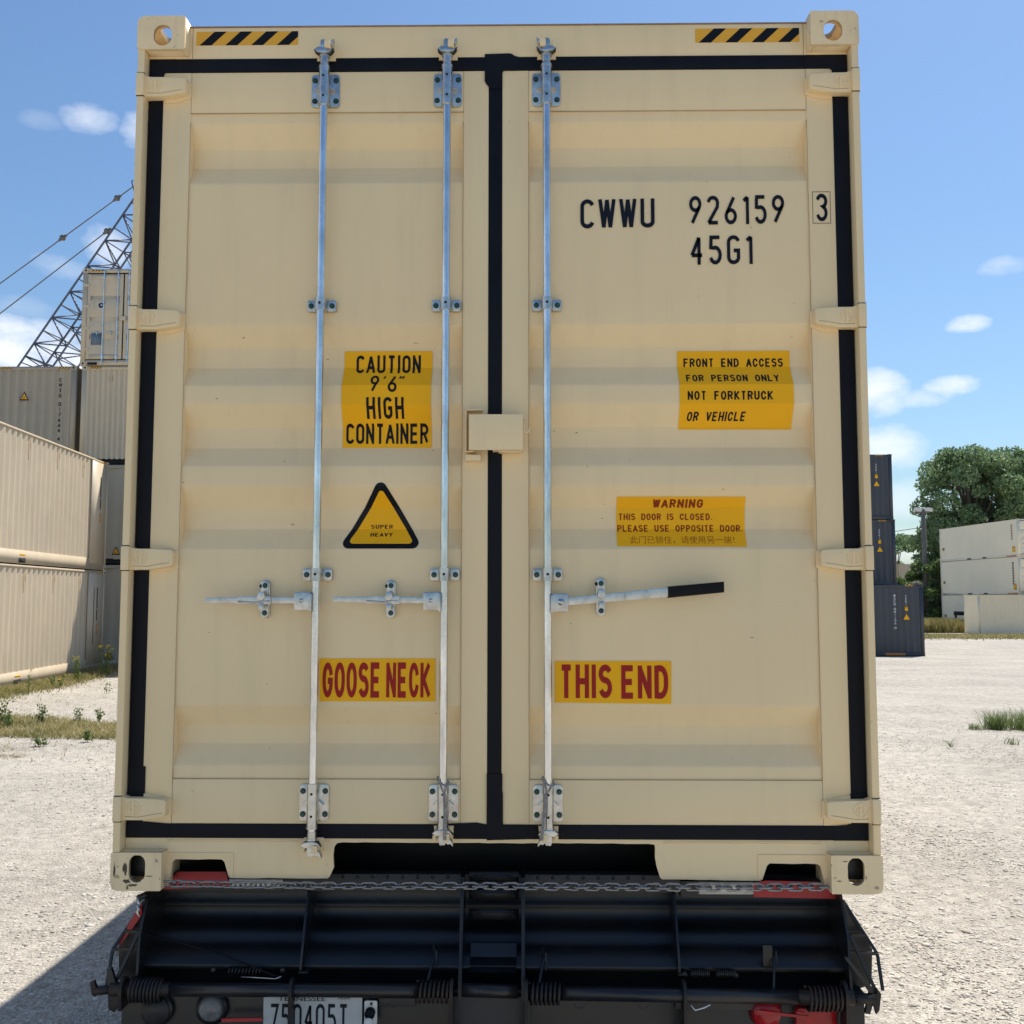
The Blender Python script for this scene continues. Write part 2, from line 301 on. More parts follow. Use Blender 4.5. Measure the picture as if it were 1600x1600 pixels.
# ---------------------------------------------------------------- stroke lettering (condensed technical face)
def arc(cx, cy, rx, ry, a0, a1, n=8):
    return [(cx + rx * math.cos(math.radians(a0 + (a1 - a0) * k / n)), cy + ry * math.sin(math.radians(a0 + (a1 - a0) * k / n))) for k in range(n + 1)]
w = 0.40   # glyph width for height 1, strokes run along centre lines
h = w / 2
def glyphs(RY): return {
 'C': [arc(h, 1 - RY, h, RY, 12, 180) + arc(h, RY, h, RY, 180, 348)],
 'G': [arc(h, 1 - RY, h, RY, 12, 180) + arc(h, RY, h, RY, 180, 350) + [(w, .47), (h * 1.05, .47)]],
 'O': [arc(h, 1 - RY, h, RY, 0, 180, 12) + arc(h, RY, h, RY, 180, 360, 12) + [(w, 1 - RY)]],
 '0': [arc(h, 1 - RY, h, RY, 0, 180, 12) + arc(h, RY, h, RY, 180, 360, 12) + [(w, 1 - RY)]],
 'U': [[(0, 1.1)] + arc(h, RY * .8, h, RY * .8, 180, 360) + [(w, 1.1)]],
 'W': [[(-.02, 1.08), (w * .31, -.05)], [(w * .31, -.05), (w * .62, 1.05)], [(w * .62, 1.05), (w * .93, -.05)], [(w * .93, -.05), (w * 1.24 + .02, 1.08)]],
 'A': [[(-.03, -.08), (h * 1.05, 1.02)], [(h * 1.05, 1.02), (w * 1.05 + .03, -.08)], [(w * .2, .30), (w * .85, .30)]],
 'T': [[(0, 1), (w, 1)], [(h, 1), (h, 0)]],
 'I': [[(.0, 1), (.0, 0)]],
 'N': [[(0, -.1), (0, 1.1)], [(-.01, 1.03), (w + .01, -.03)], [(w, -.1), (w, 1.1)]],
 'H': [[(0, 1), (0, 0)], [(w, 1), (w, 0)], [(0, .5), (w, .5)]],
 'E': [[(w, 1), (0, 1), (0, 0), (w, 0)], [(0, .5), (w * .9, .5)]],
 'S': [arc(h, .77, h, .23, 20, 270, 12) + arc(h, .27, h, .27, 90, -160, 12)],
 'R': [[(0, 0), (0, 1), (h, 1)] + arc(h, .75, h, .25, 90, -90) + [(0, .5)], [(h, .5), (w, 0)]],
 'M': [[(0, -.1), (0, 1.1)], [(0, 1.03), (h * 1.2, .35)], [(h * 1.2, .35), (w * 1.2, 1.03)], [(w * 1.2, -.1), (w * 1.2, 1.1)]],
 'F': [[(w, 1), (0, 1), (0, -.1)], [(0, .52), (w * .85, .52)]], 'L': [[(0, 1.1), (0, 0), (w, 0)]],
 'D': [[(0, -.1), (0, 1.1)], [(.02, 1), (h * .8, 1)] + arc(h * .8, 1 - RY, w - h * .8, RY, 90, 0) + arc(h * .8, RY, w - h * .8, RY, 0, -90) + [(.02, 0)]],
 'K': [[(0, -.1), (0, 1.1)], [(w * 1.05, 1.06), (0, .36)], [(w * .25, .52), (w * 1.08, -.06)]],
 'P': [[(0, -.1), (0, 1), (h, 1)] + arc(h, .74, h, .26, 90, -90) + [(0, .48)]],
 'V': [[(-.02, 1.06), (h, -.04)], [(h, -.04), (w + .02, 1.06)]], 'Y': [[(-.02, 1.06), (h, .45)], [(w + .02, 1.06), (h, .45)], [(h, .47), (h, -.1)]],
 '.': [[(0, -.02), (0, .10)]],
 '1': [[(0, .86), (h * .8, 1), (h * .8, 0)]],
 '2': [arc(h, 1 - h, h, h, 175, 0) + [(w * .96, .62), (0, 0), (w, 0)]],
 '3': [arc(h, .76, h, .24, 165, -70, 10) + arc(h, .27, h, .27, 80, -165, 10)],
 '4': [[(w * .72, 0), (w * .72, 1), (0, .3), (w * 1.02, .3)]],
 '5': [[(w * .95, 1), (w * .1, 1), (w * .06, .6)] + arc(h, .3, h, .3, 110, -160, 10)],
 '6': [[(w * .85, 1), (w * .12, .42)] + arc(h, .25, h, .25, 150, 510, 16)],
 '7': [[(0, 1), (w, 1), (w * .35, 0)]],
 '8': [arc(h, .76, h * .9, .24, -90, 270, 14), arc(h, .26, h, .26, 90, 450, 14)],
 '9': [arc(h, .75, h, .25, -30, 330, 16)[::-1][:0] + [(w * .15, 0), (w * .88, .58)] + arc(h, .75, h, .25, -30, 330, 16)],
 "'": [[(.10, 1), (.0, .84)]], '"': [[(.10, 1), (.0, .84)], [(.26, 1), (.16, .84)]],
}
G = glyphs(w / 2); GR = glyphs(.42)
GW = {'.': 0.0, 'W': w * 1.24, 'I': 0.0, '1': h * .8, 'A': w * 1.05, 'M': w * 1.2, "'": .1, '"': .26, ' ': w}
def ribbon(pts, t):
    # acute corners are cut so that each leg keeps its full width
    out, cur = [], [pts[0]]
    for i in range(1, len(pts)):
        cur.append(pts[i])
        if i < len(pts) - 1:
            a = Vector(pts[i]) - Vector(pts[i - 1]); b = Vector(pts[i + 1]) - Vector(pts[i])
            if a.length > .05 and b.length > .05 and a.normalized().dot(b.normalized()) < -.3: out.append(cur); cur = [pts[i]]
    out.append(cur); q = []
    for st in out: q += ribbon1(st, t)
    return q
def ribbon1(pts, t):
    """offset polyline to both sides with mitres; returns list of quads"""
    P = [Vector((x, y)) for x, y in pts]; Q = [P[0]]
    for p in P[1:]:
        if (p - Q[-1]).length > 1e-4: Q.append(p)
    P = Q; closed = (P[0] - P[-1]).length < 1e-3 and len(P) > 3
    if closed: P = P[:-1]
    K = len(P); Lf = []; Rt = []
    for i in range(K):
        if closed: a, b = P[i - 1], P[(i + 1) % K]
        else: a, b = (P[i - 1] if i else None), (P[i + 1] if i < K - 1 else None)
        d1 = (P[i] - a).normalized() if a is not None else None
        d2 = (b - P[i]).normalized() if b is not None else None
        if d1 is None: n = Vector((-d2.y, d2.x)); k = 1
        elif d2 is None: n = Vector((-d1.y, d1.x)); k = 1
        else:
            n1 = Vector((-d1.y, d1.x)); n2 = Vector((-d2.y, d2.x)); n = n1 + n2
            if n.length < .2: n = n1
            n.normalize(); k = min(1 / max(.25, n.dot(n1)), 1.9)
        Lf.append(P[i] + n * t * k / 2); Rt.append(P[i] - n * t * k / 2)
    out = []
    for i in range(K if closed else K - 1):
        j = (i + 1) % K; out.append((Lf[i], Rt[i], Rt[j], Lf[j]))
    return out
def stroke_text(mb, s, x0, z0, x1, hgt, m, thick=0.13, gap=0.20, surf=None, off=0.0012, slope=0.0, rnd=False, shear=0.0):
    """lettering fitted between x0 and x1 (baseline z0, height hgt); surf(z)->y"""
    adv = []; x = thick / 2
    for c in s:
        adv.append(x); x += GW.get(c, w) + thick + gap
    tot = x - gap - thick / 2; kx = (x1 - x0) / tot; kz = hgt
    i = mb.mi(m); layer = 0
    for c, ax in zip(s, adv):
        for st in (GR if rnd else G).get(c, []):
            layer += 1
            vmap = {}
            st = list(st)
            for e_, f_ in ((0, 1), (-1, -2)):
                (ex, ey), (fx, fy) = st[e_], st[f_]
                if (ey <= .001 or ey >= .999) and abs(ey - fy) > abs(ex - fx) * 2.5 and 0 <= ey <= 1:
                    k_ = .12 / abs(ey - fy); st[e_] = (ex + (ex - fx) * k_, ey + (ey - fy) * k_)
            for q in ribbon([(px, thick / 2 + py * (1 - thick)) for px, py in st], thick):
                vs = []
                for v in q:
                    v = Vector((v.x, min(1, max(0, v.y))))
                    X = x0 + (ax + v.x) * kx + shear * v.y * hgt; Z = z0 + v.y * kz + slope * (X - x0)
                    key = (round(X, 6), round(Z, 6))
                    if key not in vmap: vmap[key] = mb.bm.verts.new((X, -off - 0.00012 * (layer % 3), Z))
                    vs.append(vmap[key])
                vv = []
                for v in vs:
                    if v not in vv: vv.append(v)
                if len(vv) > 2:
                    try: f = mb.bm.faces.new(vv); f.material_index = i
                    except ValueError: pass
def font_text(mb, s, x0, z0, x1, z1, m, off=0.0012, shear=0.0, bold=0.0):
    cu = bpy.data.curves.new('txt', 'FONT'); cu.body = s; cu.resolution_u = 4; cu.offset = bold; cu.shear = shear
    o = bpy.data.objects.new('txt', cu); C.objects.link(o)
    dg = bpy.context.evaluated_depsgraph_get(); me = bpy.data.meshes.new_from_object(o.evaluated_get(dg))
    if len(me.vertices):
        co_ = np.array([v.co[:] for v in me.vertices]); a = co_.min(0); b = co_.max(0)
        for v in me.vertices:
            v.co = (x0 + (v.co.x - a[0]) / (b[0] - a[0]) * (x1 - x0), -off, z0 + (v.co.y - a[1]) / max(1e-6, b[1] - a[1]) * (z1 - z0))
        me.materials.clear(); mb.add_mesh(me, m)
    bpy.data.objects.remove(o); bpy.data.curves.remove(cu); bpy.data.meshes.remove(me)

# ================================================================= GROUND
def smooth(a, b, x):
    t = np.clip((np.asarray(x, float) - a) / (b - a), 0, 1); return t * t * (3 - 2 * t)
def gz(x, y):
    x = np.asarray(x, float); y = np.asarray(y, float)
    R_ = smooth(0, 10, x); g = R_ * (-0.0077 * np.clip(y - 1, 0, 110)) + (1 - R_) * 0.11 * smooth(9, 18, y) * (1 - smooth(60, 120, y))
    und = 0.018 * np.sin(x * .9 + 1.3) * np.sin(y * .7 + .4) + 0.012 * np.sin(x * 2.1 + y * 1.3)
    return g + und * (1 - smooth(30, 60, np.hypot(x, y))) * smooth(1.2, 2.5, np.abs(x))
def axis_pts(lo, hi, dense, step):
    a = list(np.arange(dense[0], dense[1] + 1e-6, step)); s = step; x = dense[1]
    while x < hi: s *= 1.22; x = min(hi, x + s); a.append(x)
    s = step; x = dense[0]
    while x > lo: s *= 1.22; x = max(lo, x - s); a.insert(0, x)
    return np.array(a)
xs = axis_pts(-900, 900, (-16, 16), .35); ys = axis_pts(-300, 1500, (-6, 34), .35)
X, Y = np.meshgrid(xs, ys, indexing='ij'); Z = gz(X, Y)
nx, ny = len(xs), len(ys)
V = np.stack([X.ravel(), Y.ravel(), Z.ravel()], 1)
I = np.arange(nx * ny).reshape(nx, ny)
Fq = np.stack([I[:-1, :-1].ravel(), I[1:, :-1].ravel(), I[1:, 1:].ravel(), I[:-1, 1:].ravel()], 1)
me = bpy.data.meshes.new('ground'); me.from_pydata(V.tolist(), [], Fq.tolist())
for p in me.polygons: p.use_smooth = True
def gravel_mat():
    m = bpy.data.materials.new('gravel_ground'); m.use_nodes = True; t = m.node_tree; b = t.nodes['Principled BSDF']; b.inputs['Roughness'].default_value = .95
    b.inputs['Specular IOR Level'].default_value = 0.15
    tcn = N(t, 'ShaderNodeTexCoord'); P = tcn.outputs['Object']
    wn = N(t, 'ShaderNodeTexNoise', ins={'Scale': 30.0, 'Detail': 2.0}); t.links.new(P, wn.inputs['Vector'])
    wmx = N(t, 'ShaderNodeMix', data_type='VECTOR'); wmx.inputs[0].default_value = 0.02
    t.links.new(P, wmx.inputs[4]); t.links.new(wn.outputs['Color'], wmx.inputs[5]); PW = wmx.outputs[1]
    v1 = N(t, 'ShaderNodeTexVoronoi', ins={'Scale': 52.0}); v2 = N(t, 'ShaderNodeTexVoronoi', ins={'Scale': 120.0})
    for v_ in (v1, v2): t.links.new(PW, v_.inputs['Vector'])
    s1 = N(t, 'ShaderNodeSeparateColor'); t.links.new(v1.outputs['Color'], s1.inputs[0])
    s2 = N(t, 'ShaderNodeSeparateColor'); t.links.new(v2.outputs['Color'], s2.inputs[0])
    cr = N(t, 'ShaderNodeValToRGB'); e = cr.color_ramp.elements
    e[0].position = 0; e[0].color = (.20, .18, .155, 1); e[1].position = 1; e[1].color = (.60, .55, .48, 1)
    for ps, cl in ((.14, (.28, .255, .22, 1)), (.35, (.385, .352, .305, 1)), (.7, (.45, .415, .362, 1))):
        k = e.new(ps); k.color = cl
    mixr = N(t, 'ShaderNodeMath', operation='MULTIPLY_ADD', ins={1: .55}); t.links.new(s1.outputs[0], mixr.inputs[0])
    m2_ = N(t, 'ShaderNodeMath', operation='MULTIPLY', ins={1: .45}); t.links.new(s2.outputs[0], m2_.inputs[0]); t.links.new(m2_.outputs[0], mixr.inputs[2])
    t.links.new(mixr.outputs[0], cr.inputs[0])
    # fine crushed dust in patches
    n1 = N(t, 'ShaderNodeTexNoise', ins={'Scale': 1.3, 'Detail': 6.0, 'Roughness': .65}); t.links.new(P, n1.inputs['Vector'])
    r1 = N(t, 'ShaderNodeMapRange', ins={1: .42, 2: .62, 3: 0.0, 4: .6}); t.links.new(n1.outputs[0], r1.inputs[0])
    nf = N(t, 'ShaderNodeTexNoise', ins={'Scale': 160.0, 'Detail': 3.0}); t.links.new(P, nf.inputs['Vector'])
    rf = N(t, 'ShaderNodeMapRange', ins={1: .3, 2: .7, 3: .82, 4: 1.15}); t.links.new(nf.outputs[0], rf.inputs[0])
    du = N(t, 'ShaderNodeMix', data_type='RGBA', blend_type='MULTIPLY', ins={0: 1.0}); du.inputs[6].default_value = (.445, .41, .357, 1); t.links.new(rf.outputs[0], du.inputs[7])
    mx = N(t, 'ShaderNodeMix', data_type='RGBA'); t.links.new(r1.outputs[0], mx.inputs[0]); t.links.new(cr.outputs[0], mx.inputs[6]); t.links.new(du.outputs[2], mx.inputs[7])
    # broad tone
    n3 = N(t, 'ShaderNodeTexNoise', ins={'Scale': .35, 'Detail': 4.0}); t.links.new(P, n3.inputs['Vector'])
    r3 = N(t, 'ShaderNodeMapRange', ins={1: .3, 2: .7, 3: .90, 4: 1.08}); t.links.new(n3.outputs[0], r3.inputs[0])
    my = N(t, 'ShaderNodeMix', data_type='RGBA', blend_type='MULTIPLY', ins={0: 1.0}); t.links.new(mx.outputs[2], my.inputs[6]); t.links.new(r3.outputs[0], my.inputs[7])
    n6 = N(t, 'ShaderNodeTexNoise', ins={'Scale': 7.0, 'Detail': 9.0, 'Roughness': .78}); t.links.new(P, n6.inputs['Vector'])
    r6 = N(t, 'ShaderNodeMapRange', ins={1: .36, 2: .64, 3: .74, 4: 1.20}); t.links.new(n6.outputs[0], r6.inputs[0])
    mz = N(t, 'ShaderNodeMix', data_type='RGBA', blend_type='MULTIPLY', ins={0: 1.0}); t.links.new(my.outputs[2], mz.inputs[6]); t.links.new(r6.outputs[0], mz.inputs[7])
    # broad bands worn by traffic across the yard
    m7 = N(t, 'ShaderNodeMapping', ins={'Scale': (.10, .75, 1)}); t.links.new(P, m7.inputs[0])
    n7 = N(t, 'ShaderNodeTexNoise', ins={'Scale': 1.0, 'Detail': 6.0, 'Roughness': .6}); t.links.new(m7.outputs[0], n7.inputs['Vector'])
    r7 = N(t, 'ShaderNodeMapRange', ins={1: .35, 2: .65, 3: .92, 4: 1.06}); t.links.new(n7.outputs[0], r7.inputs[0])
    m8 = N(t, 'ShaderNodeMix', data_type='RGBA', blend_type='MULTIPLY', ins={0: 1.0}); t.links.new(mz.outputs[2], m8.inputs[6]); t.links.new(r7.outputs[0], m8.inputs[7])
    t.links.new(m8.outputs[2], b.inputs['Base Color'])
    hs = N(t, 'ShaderNodeMath', operation='MULTIPLY_ADD', ins={1: .35}); t.links.new(v2.outputs['Distance'], hs.inputs[0]); t.links.new(v1.outputs['Distance'], hs.inputs[2])
    hh = N(t, 'ShaderNodeMath', operation='MULTIPLY', ins={1: -1.0}); t.links.new(hs.outputs[0], hh.inputs[0])
    bp = N(t, 'ShaderNodeBump', ins={'Strength': 1.0, 'Distance': .011}); t.links.new(hh.outputs[0], bp.inputs['Height']); t.links.new(bp.outputs[0], b.inputs['Normal'])
    return m
me.materials.append(gravel_mat()); go = bpy.data.objects.new('ground', me); C.objects.link(go); struct(go)

# loose stones on top of it
def scatter_stones():
    bm = bmesh.new(); bmesh.ops.create_icosphere(bm, subdivisions=1, radius=1.0)
    bv = np.array([v.co[:] for v in bm.verts]); bf = np.array([[v.index for v in f.verts] for f in bm.faces]); bm.free()
    n = 40000; pts = []
    while len(pts) < n:
        y = rng.uniform(1.2, 15) if rng.random() < .8 else rng.uniform(1.2, 24); D = y + 3.34
        side = rng.random() < .42
        x = rng.uniform(-0.50 * D + .0, -1.25) if side else rng.uniform(1.25, .52 * D)
        if abs(x) < 1.25 or rng.random() > min(1, 6.5 / D): continue
        # patches and a line of coarser stones
        q = .5 + .5 * math.sin(x * 1.7 + .9 * y) * math.sin(y * 1.1 - x * .6)
        if rng.random() > .35 + .65 * q: continue
        pts.append((x, y))
    k = 0; VV = []; FF = []; sh = []
    for (x, y) in pts:
        r = min(.026, .0062 * math.exp(rng.normal(0, .45)))
        s_ = np.array([r * rng.uniform(.8, 1.5), r * rng.uniform(.7, 1.2), r * rng.uniform(.30, .55)])
        a = rng.uniform(0, 6.28); ca, sa = math.cos(a), math.sin(a)
        v = bv * (1 + rng.uniform(-.22, .22, (len(bv), 1))) * s_
        v = np.stack([v[:, 0] * ca - v[:, 1] * sa, v[:, 0] * sa + v[:, 1] * ca, v[:, 2]], 1) + np.array([x, y, float(gz(x, y)) + s_[2] * .15])
        VV.append(v); FF.append(bf + k); k += len(bv); sh.append(rng.integers(0, 4))
    VV = np.concatenate(VV); FF = np.concatenate(FF)
    me = bpy.data.meshes.new('gravel'); me.vertices.add(len(VV)); me.vertices.foreach_set('co', VV.ravel())
    me.loops.add(FF.size); me.loops.foreach_set('vertex_index', FF.ravel().astype(np.int32)); me.polygons.add(len(FF))
    me.polygons.foreach_set('loop_start', np.arange(0, FF.size, 3, dtype=np.int32))
    me.polygons.foreach_set('material_index', np.repeat(np.array(sh, dtype=np.int32), len(bf)))
    me.update(calc_edges=True)
    for i, c in enumerate(((.56, .53, .47), (.47, .435, .385), (.33, .30, .265), (.50, .46, .40))):
        me.materials.append(mat('stone_tone_%d' % i, c, .85, var=.15, vscale=20))
    o = bpy.data.objects.new('gravel', me); C.objects.link(o); struct(o, 'stuff')
scatter_stones()

# ================================================================= THE CONTAINER
Z0 = 1.08
BX = thing('shipping_container', 'tan high cube shipping container with closed doors filling the view, loaded on black trailer', 'shipping container', (0, 0, Z0))
def add(mb, name, parent=BX, **k): return mb.build(name, parent, **k)
GRO = [(2.538, 2.465, 2.398, 2.328), (1.8365, 1.7690, 1.7000, 1.6320), (1.567, 1.4955, 1.426, 1.3606), (1.2923, 1.2255, 1.1525, 1.0845), (.5765, .510, .4475, .3836)]
YC, YD = 0.0545, 0.0985
def surf(z):
    for a, b, c, d in GRO:
        if d < z < a:
            if z > b: return YC + (a - z) / (a - b) * (YD - YC)
            if z > c: return YD
            return YC + (z - d) / (c - d) * (YD - YC)
    return YC
BRK = [v for g in GRO for v in g]
def drape(mb, base=0.0, fn=surf):
    """wrap flat lettering / film built at y<0 offsets on the door's ribs"""
    for z in BRK:
        bmesh.ops.bisect_plane(mb.bm, geom=mb.bm.verts[:] + mb.bm.edges[:] + mb.bm.faces[:], plane_co=(0, 0, z), plane_no=(0, 0, 1), dist=1e-6)
    for v in mb.bm.verts: v.co.y += fn(v.co.z) - .0010
L_, W_ = 12.192, 1.219
# corner castings
def casting(sx, sz, yfront=True, y0=0.0):
    mb = MB(); W2 = .162; H2 = .118; D2 = .178; t = .014
    # local: u from outer edge inward, v up
    def FX(u): return sx * (W_ - u)
    zb = 0.0 if sz < 0 else 2.896 - H2
    ro = .026
    rs = (.004, .004, .004, ro) if sz > 0 else (ro, .004, .004, .004)
    outer = rrect(0, 0, W2, H2, 0, rs=rs, n=4)
    def loop(ax, hr, n):
        # stadium hole with the same number of points in the same order (starts at bottom-left)
        cx, cz, hw, hh = ax; P = []
        for (ox, oz, a0) in ((-1, -1, PI), (1, -1, 1.5 * PI), (1, 1, 0), (-1, 1, .5 * PI)):
            for k in range(n + 1):
                a = a0 + .5 * PI * k / n; P.append((cx + ox * (hw - hr) + hr * math.cos(a), cz + oz * (hh - hr) + hr * math.sin(a)))
        return P
    hz = .048 if sz < 0 else H2 - .048
    if sz < 0: hcx, hcz, hw, hh = .0845, .0685, .0262, .0430
    else: hcx, hcz, hw, hh = .0870, .0490, .0310, .0370
    ysgn = 1 if yfront else -1
    mb.plate_hole(outer, loop((hcx, hcz, hw, hh), hw * .999, 4), lambda u, v, d: (FX(u), y0 + ysgn * d, zb + v), 0, t, 'tan_worn', 'caulk')
    # outer side plate
    o2 = rrect(t, t * 0, D2, H2, 0, rs=(.002, .002, .002, .002))
    mb.plate_hole(o2, loop((.095, .056, .036, .036), .026, 4), lambda u, v, d: (FX(d), y0 + ysgn * u, zb + v * .999), .0005, t, 'tan_worn', 'caulk')
    # top / bottom plate
    o3 = rrect(t, t, W2 - t, D2, 0, rs=(.002,) * 4)
    zz = (zb + H2) if sz > 0 else zb
    sg = -1 if sz > 0 else 1
    mb.plate_hole(o3, loop((.085, .095, .030, .055), .029, 4), lambda u, v, d: (FX(u), y0 + ysgn * v, zz + sg * d), .001, .022, 'tan_worn', 'caulk')
    # inner side plate and back
    a = (FX(W2 - t), y0 + ysgn * t, zb + .002); b = (FX(W2), y0 + ysgn * D2, zb + H2 - .002); mb.box(a, b, 'tan')
    # bottom cover of the top casting / top cover of the bottom casting
    zc = zb if sz > 0 else zb + H2 - .012
    mb.box((FX(.001), y0 + ysgn * t, zc + .0006), (FX(W2 - t), y0 + ysgn * D2, zc + .0114), 'tan')
    if sz < 0: mb.box((FX(.030), y0 + ysgn * .05, zb + .03), (FX(W2 - .015), y0 + ysgn * .16, zb + H2 - .02), 'trailer', .01)  # dark block added inside so no light shows through the hole
    return add(mb, 'corner_casting', ang=.5)
for sx_ in (-1, 1):
    for sz_ in (-1, 1):
        casting(sx_, sz_); casting(sx_, sz_, False, L_)
# scrapes and grime round the lower castings
M['scrape'] = mat('scraped_grime', (0.10, 0.075, 0.05), 0.8, var=0.5, vscale=80)
def scrape(cx, cz, rx, rz, k=18, sd=1):
    r_ = random.Random(sd); mb = MB()
    pts = [(cx + rx * math.cos(a) * r_.uniform(.35, 1.1), cz + rz * math.sin(a) * r_.uniform(.35, 1.1)) for a in [2 * PI * i / k for i in range(k)]]
    mb.bm.faces.new([mb.bm.verts.new((x, -.0005, z)) for x, z in pts]).material_index = mb.mi('scrape')
    bmesh.ops.triangulate(mb.bm, faces=mb.bm.faces[:]); add(mb, 'scrape')
for i, (cx, cz, rx, rz) in enumerate(((-1.172, .070, .010, .024), (-1.165, .030, .014, .010), (-1.150, .018, .022, .005), (-1.163, .010, .004, .008), (-1.095, .046, .016, .0022), (1.08, .040, .012, .002), (1.165, .050, .002, .010), (-1.206, .06, .004, .03), (1.10, .10, .010, .002))):
    scrape(cx, cz, rx, rz, sd=i + 3)
# corner posts: outer strip standing proud, return face back to the door frame
for sx_ in (-1, 1):
    mb = MB()
    mb.box((sx_ * 1.2165, .004, .118), (sx_ * 1.193, .110, 2.778), 'tan', .003)
    mb.box((sx_ * 1.2163, .110, .118), (sx_ * 1.060, .178, 2.778), 'tan')
    add(mb, 'corner_post')
    mb = MB(); mb.box((sx_ * 1.2165, L_ - .17, .118), (sx_ * 1.06, L_ - .01, 2.778), 'tan', .003); add(mb, 'corner_post')
# header
mb = MB()
mb.box((-1.057, .050, 2.768), (1.057, .120, 2.8795), 'tan', .002)
mb.box((-1.192, .0500, 2.7685), (-1.0575, .108, 2.7775), 'tan'); mb.box((1.0575, .050, 2.7685), (1.192, .108, 2.7775), 'tan')
mb.box((-1.057, .046, 2.8795), (1.057, .13, 2.8835), 'ridge', .0008)
mb.box((-1.056, .056, 2.8835), (1.056, .13, 2.8875), 'tan', .001)
add(mb, 'header')
# weld seams beside the castings on the header
mb = MB()
for sx_ in (-1, 1): mb.tube([(sx_ * 1.045, .0495, 2.769), (sx_ * 1.046, .049, 2.82), (sx_ * 1.045, .0495, 2.879)], .0012, 'caulk', 6)
add(mb, 'weld_seam')
# hazard stripes on header
def hazard(x0, z0, x1, z1, y, n=4, name='hazard_stripe', parent=BX, my='ylw2', fl=False):
    mb = MB(); q = lambda pts, d, m: mb.prism(pts, y - d, y - d + .0006, m)
    q([(x0, z0), (x1, z0), (x1, z1), (x0, z1)], .0008, my)
    H = z1 - z0; pitch = (x1 - x0 + H * .1) / n; bw = pitch * .46; sl = H * 1.05
    for k in range(n):
        a = x0 + .012 * (H / .05) + k * pitch; P = []
        xr = lambda v: min(max(v, x0), x1)
        b0, b1, t1, t0 = a, a + bw, a + bw + sl, a + sl
        if t1 > x1: # clipped at the end
            if t0 >= x1:
                P = [(b0, z0), (x1, z0), (x1, z0 + (x1 - b0) / sl * H)]
            else:
                P = [(b0, z0), (min(b1, x1), z0)] + ([(x1, z0 + (x1 - b1) / sl * H)] if b1 < x1 else [(x1, z0 + .0001)]) + [(x1, z1), (t0, z1)]
        else: P = [(b0, z0), (b1, z0), (t1, z1), (t0, z1)]
        q(P, .0014, 'blk')
    return mb.build(name, parent)
hazard(-1.0335, 2.8165, -.6826, 2.8655, .050); hazard(.678, 2.8140, 1.032, 2.8640, .050)

# sill with fork pockets and gooseneck tunnel
def wob(pts, a=.0012):
    out = []
    for i, (x, z) in enumerate(pts):
        x2, z2 = pts[(i + 1) % len(pts)]; L = math.hypot(x2 - x, z2 - z); n = max(1, int(L / .03))
        for k in range(n):
            t = k / n; out.append((x + (x2 - x) * t + random.uniform(-a, a), z + (z2 - z) * t + random.uniform(-a, a)))
    return out
lower = [(-1.0585, .003), (-1.047, .004), (-1.040, .076), (-1.030, .086), (-.880, .086), (-.8715, .078), (-.8565, .032), (-.850, .028), (-.537, .028), (-.531, .034),
         (-.5185, .062), (-.5215, .100), (-.518, .126), (-.508, .1385), (-.49, .1415), (-.2, .1405), (.3, .1405), (.49, .1400), (.5105, .1375), (.5125, .122), (.5115, .098), (.5155, .070),
         (.5270, .034), (.5345, .0295), (.846, .027), (.853, .031), (.868, .073), (.877, .081), (1.028, .079), (1.0385, .072), (1.0515, .003), (1.0605, .003)]
low = [lower[0]]
for i in range(1, len(lower)):
    x, z = low[-1]; x2, z2 = lower[i]; n = max(1, int(math.hypot(x2 - x, z2 - z) / .035))
    for k in range(1, n + 1):
        t = k / n; j = .0011 if k < n else 0.0004
        low.append((x + (x2 - x) * t + random.uniform(-j, j), z + (z2 - z) * t + random.uniform(-j, j)))
poly = low + [(1.0605, .1535), (-1.0585, .1535)]
mb = MB(); mb.prism(poly, .052, .064, 'tan', bev=0)
mb.box((-1.192, .0505, .1185), (-1.0585, .10, .1535), 'tan'); mb.box((1.0605, .0505, .1185), (1.192, .10, .1535), 'tan')
mb.box((-1.192, .022, .1183), (-1.06, .0500, .1205), 'tan'); mb.box((1.192, .022, .1183), (1.06, .0500, .1205), 'tan')
# reinforcing plates round the fork pockets
for sgn, x0, x1 in ((-1, -.8420, -1.0575), (1, .8390, 1.0595)):
    t = [(x0, .034), (x0, .1075), (x1, .1075), (x1, .101), (x0 + (.008 * sgn), .101), (x0 + .008 * sgn, .034)]
    mb.prism(t, .0485, .0518, 'tan')
for zz, yy in ((.1475, .0512), (.1425, .0512)):
    mb.tube([(x, yy + random.uniform(0, .0008), zz + random.uniform(-.0008, .0008)) for x in np.arange(-1.055, -.53, .02)], .0014, 'tan', 6)
    mb.tube([(x, yy + random.uniform(0, .0008), zz + random.uniform(-.0008, .0008)) for x in np.arange(.54, 1.058, .02)], .0014, 'tan', 6)
add(mb, 'door_sill')

